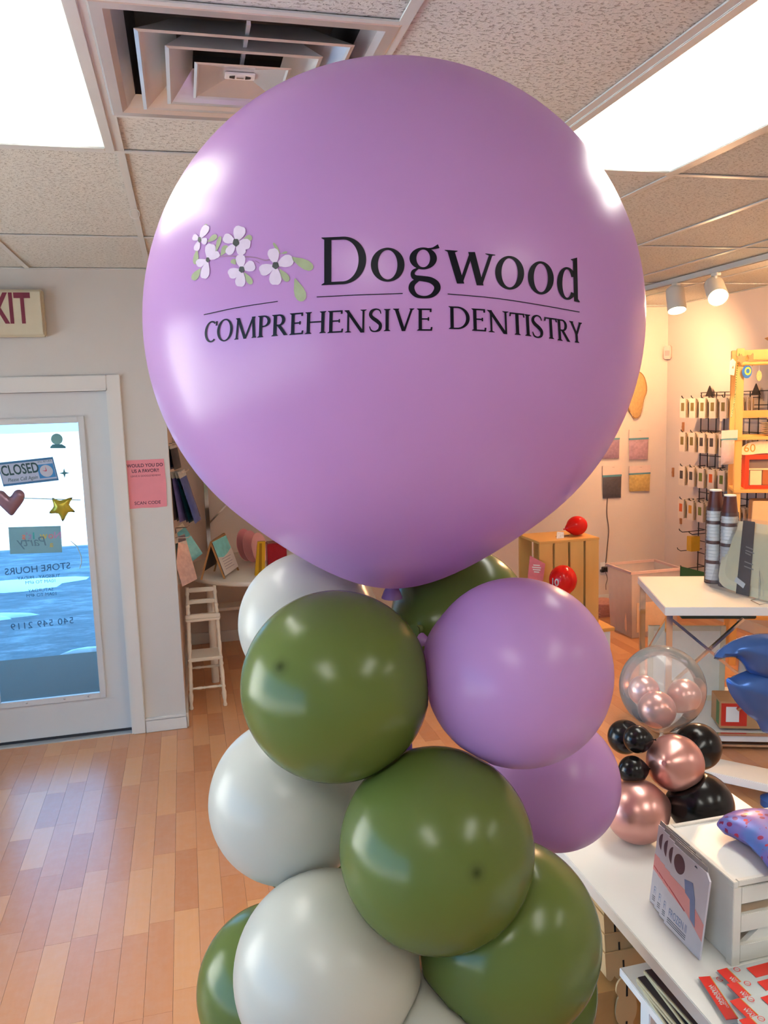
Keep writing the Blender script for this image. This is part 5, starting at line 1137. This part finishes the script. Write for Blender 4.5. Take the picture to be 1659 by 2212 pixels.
# ------------------------------------------------------------------ wooden crate stand, red balloons
CX0, CX1, CY0, CY1, CZ0, CZ1 = 2.08, 2.485, 4.50, 4.82, .405, .965
t = thing('pedestal', 'white pedestal with a pine top under the wooden crate', 'pedestal', (2.3, 4.65, 0))
part('body', MB().box((1.95, 4.42, 0), (2.525, 4.95, CZ0-.024)), WPLAST, t, bevel=.003)
part('top_board', MB().box((1.93, 4.40, CZ0-.024), (2.545, 4.97, CZ0)), PINEH, t, bevel=.003)
t = thing('wooden_crate', 'pine slatted crate standing on end by the back wall', 'crate', ((CX0+CX1)/2, (CY0+CY1)/2, CZ0))
wd_ = (CX1-CX0-.045)/4
for k in range(4):
    x = CX0+k*(wd_+.015); part('slat', MB().box((x, CY0, CZ0+.002), (x+wd_, CY0+.012, CZ1-.016)), PINE, t, bevel=.0015)
    part('slat', MB().box((x, CY1-.012, CZ0+.002), (x+wd_, CY1, CZ1-.016)), PINE, t, bevel=.0015)
part('end_board', MB().box((CX0-.002, CY0-.003, CZ1-.016), (CX1+.002, CY1+.003, CZ1)), PINEH, t, bevel=.002)
part('end_board', MB().box((CX0, CY0+.012, CZ0), (CX1, CY1-.012, CZ0+.014)), PINEH, t)
part('side_board', MB().box((CX1-.012, CY0+.012, CZ0+.014), (CX1, CY1-.012, CZ1-.016)), PINE, t)
part('hand_slot', MB().prism([(2.30+.030*math.cos(a)+(.018 if math.cos(a) > 0 else -.018), 4.63+.010*math.sin(a)) for a in [i*math.pi/8 for i in range(16)]], lambda u, v, w: Vector((u, v, CZ1+w)), .0008), CHAR, t)
c = py(1246, 1131, 4.62); r_ = .062; c.z = CZ1+r_*1.02
balloon(c, r_, RED, 'red balloon lying on top of the pine crate', 'red balloons at the pine crate', Vector((-.9, -.2, -.12)), (), 40, stretch=1.12, tl=.35)
c = py(1216, 1253, 4.34)
rb = balloon(c, .083, RED, 'red balloon with white print in front of the pine crate', 'red balloons at the pine crate', Vector((.05, .1, -1)), (), 48, stretch=1.1, tl=.3)
def on_ball(cen, r, az, el, off=.0008): d_ = Vector((math.sin(az)*math.cos(el), -math.cos(az)*math.cos(el), math.sin(el))); return cen+d_*(r+off)
pm = text_mb('10', lambda u, v: on_ball(c, .083*1.012, math.radians(-62)+u*9.5, -.22+v*9.5, .002), .075, bold=.02)
part('printed_number', pm, LWHITE, rb)
st_ = MB().tube([Vector((c.x+.005, c.y+.01, c.z-.105)), Vector((c.x+.01, c.y+.02, CZ0))], .003, 8); part('stick', st_, WPLAST, rb); part('stick_foot', MB().lathe([(.03, 0), (.03, .008), (0, .012)], (c.x+.01, c.y+.02, CZ0), 16), WPLAST, rb)
t = thing('pink_card', 'pink card with pale print propped beside the pine crate', 'card', py(1158, 1248, 4.47))
pq = [py(*p, 4.475) for p in ((1140, 1250), (1172, 1262), (1178, 1218), (1145, 1200))]
part('card', MB().add(pq+[p+Vector((0, .003, 0)) for p in pq], [(0,1,2,3),(7,6,5,4),(0,4,5,1),(1,5,6,2),(2,6,7,3),(3,7,4,0)]), mat('card_pink', srgb(214, 120, 130), .5, var=.2, scale=30), t)
ctr_ = (pq[0]+pq[1]+pq[2]+pq[3])/4
pl_ = MB()
for vv, wl_ in ((.030, .022), (.016, .030), (.002, .026), (-.012, .018)): pl_.prism([(-wl_, vv+wl_*.15), (wl_, vv-wl_*.15), (wl_, vv-wl_*.15+.007), (-wl_, vv+wl_*.15+.007)], lambda u, v, w: ctr_+Vector((u*.97, -.002-w, v)), .0005)
o_b = part('printed_lines', pl_, WPLAST, t); o_b['kind'] = 'stuff'
q = py(1212, 1160, 4.56); solo('price_tag', MB().prism([(-.03, 0), (.02, 0), (.026, .036), (-.02, .04)], lambda u, v, w: Vector((q.x+u, 4.56+w+v*.4, CZ1+.001+v)), .002), mat('tag_paper', (.72, .70, .66), .5, var=.4, scale=90), 'small white tag on top of the pine crate', 'tag')

# ------------------------------------------------------------------ back wall
RAT = mat('woven_rattan', srgb(186, 150, 96), .6, var=.35, scale=120, stretch=(1, 1, .3), bump=.8, bscale=160)
q = py(1372, 852, YB-.03); t = thing('woven_fan', 'woven rattan wall fan on the back wall', 'wall decor', (q.x, YB, q.z-.2))
fo = [(-.02, -.19), (.05, -.185), (.085, -.05), (.115, .03), (.10, .12), (.06, .18), (0, .20), (-.06, .18), (-.10, .12), (-.115, .03), (-.085, -.05)]
fo = [(x, z) for x, z in fo]
part('weave', inflate([tuple(p) for p in catmull(fo, 3, True)], .02, lambda u, v, w: Vector((q.x+u, YB-.024-w, q.z+v)), .02), RAT, t, smooth=True)
part('rim', MB().tube([Vector((q.x+u, YB-.024, q.z+v)) for u, v in [tuple(p) for p in catmull(fo, 3, True)]], .005, 6), mat('rattan_edge', srgb(150, 112, 64), .6), t, smooth=True)
HDR = mat('header_paper', srgb(224, 196, 184), .5, var=.06); TEALS = mat('header_teal', srgb(92, 140, 150), .45)
def wall_bag(x0, x1, y0, y1, col, lb, Y=YB, var=.4):
    a, b = py(x0, y0, Y-.02), py(x1, y1, Y-.02); w_, h_ = b.x-a.x, a.z-b.z
    t = thing('hanging_bag', lb, 'packet', ((a.x+b.x)/2, Y-.02, b.z), 'bags hanging on the back wall')
    part('header_card', MB().box((a.x, Y-.022, a.z-.30*h_), (b.x, Y-.018, a.z)), HDR, t); part('header_stripe', MB().box((a.x-.001, Y-.0235, a.z-.34*h_), (b.x+.001, Y-.0165, a.z-.28*h_)), TEALS, t)
    part('contents', inflate([(.02*w_, .02*h_), (.98*w_, 0), (1.0*w_, .66*h_), (0, .66*h_)], .016, lambda u, v, w: Vector((a.x+u, Y-.020-w, b.z+v)), .02), mat('bag_'+lb[:9].replace(' ', '_'), srgb(*col), .45, var=var, scale=45), t, smooth=True)
    part('peg', MB().tube([Vector(((a.x+b.x)/2, Y, a.z-.015)), Vector(((a.x+b.x)/2, Y-.05, a.z-.012))], .0025, 6), CHROME, t)
wall_bag(1359, 1400, 928, 992, (176, 140, 150), 'mauve bag with a teal stripe, upper of two in the right column')
wall_bag(1359, 1404, 1007, 1060, (190, 160, 96), 'straw coloured bag with a teal stripe below the mauve one')
wall_bag(1302, 1342, 1007, 1075, (72, 68, 76), 'dark grey bag hanging above the black cord')
wall_bag(1296, 1338, 930, 990, (150, 120, 140), 'dusky bag almost hidden behind the big lilac balloon')
cp = [py(x, y, YB-.012) for x, y in ((1312, 1075), (1311, 1110), (1315, 1145), (1312, 1180), (1308, 1222))]
solo('power_cord', MB().tube(catmull(cp, 6), .004, 8), mat('cord_grey', srgb(96, 80, 72), .5), 'thin dark cord running down the back wall', 'cord', smooth=True)
q = py(1304, 1228, YB); t = thing('wall_outlet', 'wall outlet with a black plug and dangling lead', 'outlet', (q.x, YB, q.z-.06))
part('cover_plate', MB().box((q.x-.036, YB-.006, q.z-.058), (q.x+.036, YB, q.z+.058)), WPLAST, t, bevel=.003)
part('plug', MB().box((q.x-.028, YB-.05, q.z-.022), (q.x+.026, YB-.006, q.z+.020)).box((q.x-.045, YB-.045, q.z-.026), (q.x-.01, YB-.01, q.z-.002)), mat('plug_black', (.012, .012, .012), .4), t, bevel=.004)
part('lead', MB().tube(catmull([py(x, y, YB-.03) for x, y in ((1308, 1236), (1312, 1250), (1309, 1262), (1309, 1274))], 5), .003, 8), mat('cord_grey', srgb(96, 80, 72), .5), t, smooth=True)
q = px(1441, 762, XR); c = Vector((XR-.03, YB-.045, q.z))
t = thing('corner_sensor', 'small pinkish alarm sensor high in the corner', 'sensor', c-Vector((0, 0, .06)))
SEN = mat('sensor_plastic', srgb(206, 172, 158), .45)
part('body', MB().box((-.032, -.022, -.058), (.032, .022, .058), mx=Matrix.Translation(c) @ Matrix.Rotation(math.radians(-45), 4, 'Z')), SEN, t, bevel=.008)
part('window', MB().box((-.020, -.025, -.03), (.020, -.021, .015), mx=Matrix.Translation(c) @ Matrix.Rotation(math.radians(-45), 4, 'Z')), mat('sensor_lens', srgb(186, 146, 136), .3), t, bevel=.001)
for (x, y, lb) in ((1455, 1020, 'small brown wall clip beside the gridwall, upper one'), (1472, 1122, 'small brown wall clip beside the gridwall, lower one'), (1477, 922, 'small brown wall clip at the top hooks of the gridwall')):
    q = px(x, y, XR); solo('wall_clip', MB().box((XR-.012, q.y-.012, q.z-.04), (XR, q.y+.012, q.z+.04)).box((XR-.018, q.y-.006, q.z-.01), (XR-.012, q.y+.006, q.z+.01)), mat('clip_brown', srgb(176, 120, 76), .5), lb, 'clip', 'brown clips on the right wall', bevel=.002)
# basket and bin on the floor
q = pz(1312, 1332, 0); t = thing('pink_basket', 'small pink woven basket on the floor by the back wall', 'basket', q)
PB = mat('basket_pink', srgb(222, 158, 142), .6, var=.2, scale=60, bump=.5, bscale=90)
part('body', MB().box((q.x-.085, q.y-.02, 0), (q.x+.085, q.y+.16, .10)), PB, t, bevel=.012)
for k in range(4): part('weave_band', MB().box((q.x-.089, q.y-.024, .010+k*.024), (q.x+.089, q.y+.164, .022+k*.024)), PB, t, bevel=.004)
part('lid', MB().lathe([(.10, .10), (.105, .112), (.06, .135), (0, .14)], (q.x, q.y+.07, 0), 24), PB, t, smooth=True)
BINX0, BINX1, BINY0, BINY1 = 3.20, 3.62, 5.30, 5.66; BH = .52
t = thing('storage_bin', 'clear plastic storage bin with pale bags inside on the floor', 'bin', ((BINX0+BINX1)/2, 5.48, 0))
bm_ = MB(); w2 = .02
BINC = film('bin_plastic', (1, .95, .92), .55, .3, (.80, .68, .63), .08)
bm_.add([(BINX0+w2, BINY0+w2, .004), (BINX1-w2, BINY0+w2, .004), (BINX1-w2, BINY1-w2, .004), (BINX0+w2, BINY1-w2, .004), (BINX0, BINY0, BH), (BINX1, BINY0, BH), (BINX1, BINY1, BH), (BINX0, BINY1, BH)], [(0,1,2,3), (0,4,5,1), (1,5,6,2), (2,6,7,3), (3,7,4,0)])
part('tub', bm_, BINC, t)
rim = MB()
for a, b in (((BINX0-.012, BINY0-.012), (BINX1+.012, BINY0+.006)), ((BINX0-.012, BINY1-.006), (BINX1+.012, BINY1+.012)), ((BINX0-.012, BINY0), (BINX0+.006, BINY1)), ((BINX1-.006, BINY0), (BINX1+.012, BINY1))): rim.box((*a, BH-.012), (*b, BH+.006))
part('rim', rim, mat('bin_rim', srgb(228, 196, 186), .4), t); part('latch', MB().box((BINX0+.13, BINY0-.022, BH-.10), (BINX0+.22, BINY0-.010, BH-.05)), mat('latch_navy', (.02, .022, .05), .4), t, bevel=.003)
PBG = mat('pale_pouch', srgb(222, 186, 160), .5, var=.18, scale=18)
for k, (x, y, z, s_, lb) in enumerate(((3.31, 5.40, .012, .10, 'pale pouch at the front left inside the storage bin'), (3.50, 5.40, .012, .10, 'pale pouch at the front right inside the storage bin'), (3.36, 5.54, .03, .13, 'pale pouch at the back of the storage bin'), (3.42, 5.42, .20, .11, 'pale pouch on top of the heap in the storage bin'))):
    ol = [(-s_*.9, 0), (s_*.9, 0), (s_*.8, .19), (-s_*.8, .20)]; solo('pouch', inflate([tuple(p) for p in catmull(ol, 4, True)], .035, lambda u, v, w: Vector((x+u, y-w, z+.012+v)), .03), PBG, lb, 'pouch', 'pouches in the storage bin', smooth=True)
q = (3.28, 5.285); part('label_sheet', MB().box((BINX0+.05, BINY0+.004, .05), (BINX1-.06, BINY0+.007, .28)), mat('label_print', srgb(224, 192, 160), .5, var=.12, scale=26), t)

# ------------------------------------------------------------------ black gridwall with hooks and packs on the right wall
g0, g1_, gz0, gz1 = 5.02, 5.80, .32, 1.845
t = thing('gridwall', 'black wire gridwall panel with hooks on the right wall', 'rack', (XR-.03, (g0+g1_)/2, gz0))
for k in range(9):
    y = g0+(g1_-g0)*k/8; part('upright_wire', MB().bar((XR-.03, y, gz0), (XR-.03, y, gz1), .006, .006), WIRE, t)
for k in range(16):
    z = gz0+(gz1-gz0)*k/15; part('cross_wire', MB().bar((XR-.036, g0, z), (XR-.036, g1_, z), .006, .006), WIRE, t)
for y in (g0+.12, g1_-.12): part('bracket', MB().prism([(-.05, 0), (.05, 0), (0, .085)], lambda u, v, w: Vector((XR-.045+w, y+u, gz1-.03+v)), .008), WIRE, t)
ROWZ = [1.80, 1.53, 1.255, .985]
hook_me = MB().tube([(0, 0, 0), (-.20, 0, -.004), (-.225, 0, .012), (-.232, 0, .026)], .0035, 6).mesh('hook', WIRE)
CARDW = mat('card_white', srgb(224, 206, 186), .5, var=.04); CARDT = mat('card_tan', srgb(176, 150, 110), .6, var=.1)
SWC = {k: mat('swatch_'+k, srgb(*v), .4) for k, v in (('olive', (120, 104, 52)), ('ink', (70, 62, 60)), ('orange', (214, 92, 30)), ('green', (110, 124, 50)), ('amber', (220, 150, 40)), ('violet', (120, 70, 120)))}
card_me = MB().box((-.004, -.038, -.155), (.004, .038, 0)).mesh('pack_card', CARDW)
body_me = MB().box((-.006, -.040, -.150), (.006, .040, -.012)).mesh('pack_body', CARDT)
plans = [(['olive', 'olive', 'olive', 'olive', 'olive', 'ink'], 'top'), (['olive', 'olive', 'ink', 'ink', 'olive', 'ink'], 'second'), (['ink', 'ink', 'green', 'orange', 'green', 'orange'], 'third'), (['orange', 'amber', 'green', 'violet', 'orange', 'ink'], 'lowest')]
sw_me = {k: MB().box((-.0050, -.020, -.10), (-.0042, .020, -.035)).mesh('swatch', m) for k, m in SWC.items()}
nam = ['nearest the corner', 'second from the corner', 'third from the corner', 'fourth from the corner', 'fifth from the corner', 'farthest from the corner']
for (row, rn), z in zip(plans, ROWZ):
    for k, colr in enumerate(row):
        y = g1_-.07-k*.125
        o = obj('hook', hook_me, t, Vector((XR-.03, y, z))-t.location)
        for j in range(4):
            p = obj('hanging_pack', body_me, None, (XR-.235+j*.040, y+.004*(j % 2), z+.004)); tag(p, 'white card pack with %s swatch on the %s gridwall row, hook %s' % (colr, rn, nam[k]), 'packet', '%s row, hook %s' % (rn, nam[k]))
            obj('card', card_me, p, (-.011, 0, 0)); obj('swatch', sw_me[colr], p, (-.011, 0, 0))
for k, (y, z) in enumerate(((g1_-.07, .72), (g1_-.2, .72), (g1_-.05, .56), (g1_-.10, .42))): obj('hook', hook_me, t, Vector((XR-.03, y, z))-t.location)
q = px(1480, 1112, XR-.1); solo('yellow_pack', MB().box((XR-.25, g1_-.22, .58), (XR-.17, g1_-.16, .70)).box((XR-.245, g1_-.2215, .60), (XR-.175, g1_-.22, .66)), mat('pack_yellow', srgb(214, 170, 50), .45, var=.15), 'yellow box pack hanging low on the gridwall', 'packet', bevel=.002)

_before = set(COL.objects)
# ------------------------------------------------------------------ pine shelf unit at the right edge
SY0, SY1 = 4.55, 4.85
pt_ = py(1591, 750, SY0); SX0 = 3.505; SX1 = 4.00; SZT = 2.12
t = thing('pine_shelf', 'pine ladder shelf unit at the right edge', 'shelf', ((SX0+SX1)/2, 4.7, 0))
for x in (SX0, SX1-.045):
    for y in (SY0, SY1-.04): part('post', MB().box((x, y, 0), (x+.045, y+.04, SZT)), PINE, t, bevel=.003)
for y in (SY0+.008, SY1-.032): part('top_rail', MB().box((SX0+.045, y, SZT-.075), (SX1-.045, y+.022, SZT-.012)), PINEH, t, bevel=.002)
part('hanging_rod', MB().tube([(SX0+.02, SY0-.01, SZT-.10), (SX1-.02, SY0-.01, SZT-.10)], .012, 12), PINEH, t, smooth=True)
SHELF = [1.552, 1.205, .80, .35]
for z in SHELF: part('shelf_board', MB().box((SX0+.002, SY0-.012, z-.022), (SX1-.002, SY1+.005, z)), PINEH, t, bevel=.002)
part('back_rail', MB().box((SX0+.045, SY1-.030, 1.665), (SX1-.045, SY1-.012, 1.715)), PINEH, t, bevel=.002)
solo('wooden_roof', MB().prism([(3.70, 2.19), (3.74, 2.20), (4.02, 2.30), (4.05, 2.27), (3.76, 2.17), (3.80, 2.125), (4.0, 2.125), (3.80, 2.12)], lambda u, v, w: Vector((u, SY0+.02+w, v)), .22), PINEH, 'small wooden roof piece on top of the pine shelf', 'decoration')
# plates
GP = mat('glass_plate', srgb(214, 200, 160), .15, .2, var=.1)
for k in range(7):
    z = SHELF[0]+.001+k*.012; solo('plate', MB().lathe([(0, 0), (.075, 0), (.118, .008), (.120, .011), (.075, .004), (0, .004)], (3.80, 4.68, z), 36), GP, ('bottom', 'second', 'third', 'fourth', 'fifth', 'sixth', 'top')[k]+' gold-tinted plate in the stack on the pine shelf', 'plate', 'plates on the pine shelf', smooth=True)
t = thing('glass_bowl', 'ribbed glass bowl on top of the plate stack', 'bowl', (3.80, 4.68, SHELF[0]+.09))
part('bowl', MB().lathe([(.03, 0), (.05, .004), (.085, .03), (.088, .034), (.08, .03), (.045, .010), (0, .008)], (3.80, 4.68, SHELF[0]+.086), 24), GP, t, smooth=True)
part('ribs', MB().lathe([(.060, .0), (.090, .034)], (3.80, 4.68, SHELF[0]+.084), 12), GP, t)
# red toy house box and "60" sign
t = thing('red_box', 'red window box with a little house picture on the pine shelf', 'box', (3.80, 4.62, SHELF[1]))
RB = mat('box_red', srgb(236, 58, 16), .4); z0 = SHELF[1]
part('back', MB().box((3.585, 4.60, z0), (4.0, 4.72, z0+.215)), mat('box_inner', srgb(120, 100, 86), .6), t)
for a, b in (((3.575, z0), (3.60, z0+.225)), ((3.985, z0), (4.01, z0+.225)), ((3.60, z0+.195), (3.985, z0+.225)), ((3.60, z0), (3.985, z0+.022))): part('frame', MB().box((a[0], 4.575, a[1]), (b[0], 4.72, b[1])), RB, t, bevel=.002)
for a, b in (((3.61, z0+.025), (3.68, z0+.12)), ((3.77, z0+.025), (3.85, z0+.12))): part('cream_panel', MB().box((a[0], 4.594, a[1]), (b[0], 4.60, b[1])), mat('panel_cream', srgb(236, 200, 150), .5), t)
part('brown_door', MB().box((3.685, 4.592, z0+.025), (3.765, 4.60, z0+.125)), mat('door_brown', srgb(170, 92, 36), .5), t)
part('roof_line', MB().box((3.60, 4.590, z0+.125), (3.985, 4.60, z0+.135)), mat('panel_cream', srgb(236, 200, 150), .5), t)
t = thing('number_sign', 'cream glitter sign reading 60 above the red box', 'sign', (3.74, 4.585, z0+.225))
so = [(3.55, z0+.230), (3.60, z0+.226), (3.70, z0+.235), (3.80, z0+.226), (3.90, z0+.24), (3.93, z0+.29), (3.88, z0+.305), (3.78, z0+.305), (3.68, z0+.315), (3.60, z0+.305), (3.55, z0+.27)]
part('plaque', MB().prism([tuple(p) for p in catmull(so, 4, True)], lambda u, v, w: Vector((u, 4.578+w, v)), .012), mat('plaque_cream', srgb(240, 206, 160), .5, var=.12, scale=80), t)
part('lettering', text_mb('60', lambda u, v: Vector((3.60+u, 4.5765, z0+.245+v)), .075, align='CENTER'), mat('plaque_gold', srgb(206, 140, 50), .3, .4), t)
# the whole unit stands turned away from the wall
_pv = Matrix.Translation((SX0+.02, SY0+.02, 0)); _tw = _pv @ Matrix.Rotation(math.radians(-30), 4, 'Z') @ _pv.inverted()
def turn_shelf(o): o.matrix_basis = _tw @ Matrix.Translation(o.location)
for o in [o for o in COL.objects if o not in _before and o.parent is None]: turn_shelf(o)
# hanging bag on the post, garland, ornaments
a, b = py(1560, 930, SY0-.03), py(1588, 1000, SY0-.03)
t = thing('hanging_bag', 'clear bag of pink shapes hanging on the pine post', 'packet', ((a.x+b.x)/2, SY0-.03, b.z))
part('header_card', MB().box((a.x-.005, SY0-.032, a.z-.055), (b.x+.012, SY0-.028, a.z)), HDR, t); part('header_stripe', MB().box((a.x-.003, SY0-.034, a.z-.066), (b.x+.010, SY0-.026, a.z-.052)), TEALS, t)
part('contents', inflate([(0, 0), (.085, .005), (.09, .15), (.0, .15)], .018, lambda u, v, w: Vector((a.x+u, SY0-.03-w, b.z+v)), .02), mat('pink_shapes', srgb(232, 150, 130), .35, var=.5, scale=40), t, smooth=True)
part('film', inflate([(-.004, -.01), (.092, -.005), (.096, .155), (-.004, .155)], .024, lambda u, v, w: Vector((a.x+u, SY0-.03-w, b.z+v)), .03), POLY, t, smooth=True)
gp = [py(x, y, SY0-.02) for x, y in ((1597, 765), (1592, 800), (1589, 840), (1586, 870), (1580, 900))]
gl_ = MB()
GC = catmull(gp, 8)
for p in GC: gl_.lathe([(0, -.005), (.005, 0), (0, .005)], p, 6)
go = solo('bead_string', gl_, mat('bead_green', srgb(60, 110, 50), .35), 'string of small green beads down the pine post', 'beads', kind='stuff')
PAPER = mat('kraft_leaf', srgb(168, 138, 92), .6, var=.1)
def pend(x, y, shape, m, lb, cat='ornament', sc=1.0, Y=SY0-.03):
    o_ = py(x, y, Y); topz = SZT-.09
    t = thing('hanging_ornament', lb, cat, o_, 'ornaments hanging on the pine shelf')
    part('shape', MB().prism([(u*sc, v*sc) for u, v in shape], lambda u, v, w: o_+Vector((u, w, v)), .004), m, t); part('thread', MB().tube([o_+Vector((0, .002, .0)), Vector((o_.x, Y+.002, topz))], .0012, 5), WPLAST, t); return t, o_
leafs = [(0, -.045), (.012, -.018), (.036, -.012), (.026, .006), (.040, .028), (.012, .024), (0, .04), (-.012, .024), (-.040, .028), (-.026, .006), (-.036, -.012), (-.012, -.018)]
pend(1602, 777, leafs, PAPER, 'kraft paper leaf hanging left under the top rail', sc=.9); pend(1626, 776, leafs, PAPER, 'kraft paper leaf hanging right under the top rail', sc=1.0)
circ = [(.036*math.cos(i*math.pi/12), .042*math.sin(i*math.pi/12)) for i in range(24)]
tt, o_ = pend(1614, 803, circ, mat('ornament_blue', srgb(44, 110, 190), .4), 'round blue and yellow ornament hanging on the pine shelf')
part('yellow_ring', MB().add([o_+Vector((.004+r*math.cos(a), -.0015, .004+r*1.1*math.sin(a))) for r in (.024, .014) for a in [i*math.pi/8 for i in range(16)]], [(i, (i+1) % 16, 16+(i+1) % 16, 16+i) for i in range(16)]), mat('ornament_yellow', srgb(216, 210, 70), .4), tt)
pend(1640, 812, [(.02*math.cos(i*math.pi/8), .034*math.sin(i*math.pi/8)) for i in range(16)], mat('ornament_gold', srgb(222, 196, 140), .3, .5, var=.4, scale=120), 'gold filigree ornament hanging on the pine shelf')
tt, o_ = pend(1583, 792, [(-.022, -.05), (.012, -.056), (.022, .03), (0, .05), (-.02, .034)], mat('tag_cream', srgb(240, 222, 196), .5), 'cream paper tag with an orange mark hung on the pine post')
part('mark', MB().prism([(-.008, -.01), (.006, -.012), (.002, .008)], lambda u, v, w: o_+Vector((u, -.001-w, v)), .0006), mat('tag_orange', srgb(230, 110, 60), .4), tt)
solo('kraft_bag', MB().prism([(3.62, 0), (3.98, 0), (3.97, .17), (3.63, .17)], lambda u, v, w: Vector((u, 4.58+w, SHELF[2]+.001+v*1.9)), .16), mat('kraft_pale', srgb(214, 178, 128), .6, var=.1), 'pale kraft gift bag on the shelf below the red box', 'bag', bevel=.004); turn_shelf(bpy.data.objects['kraft_bag'])
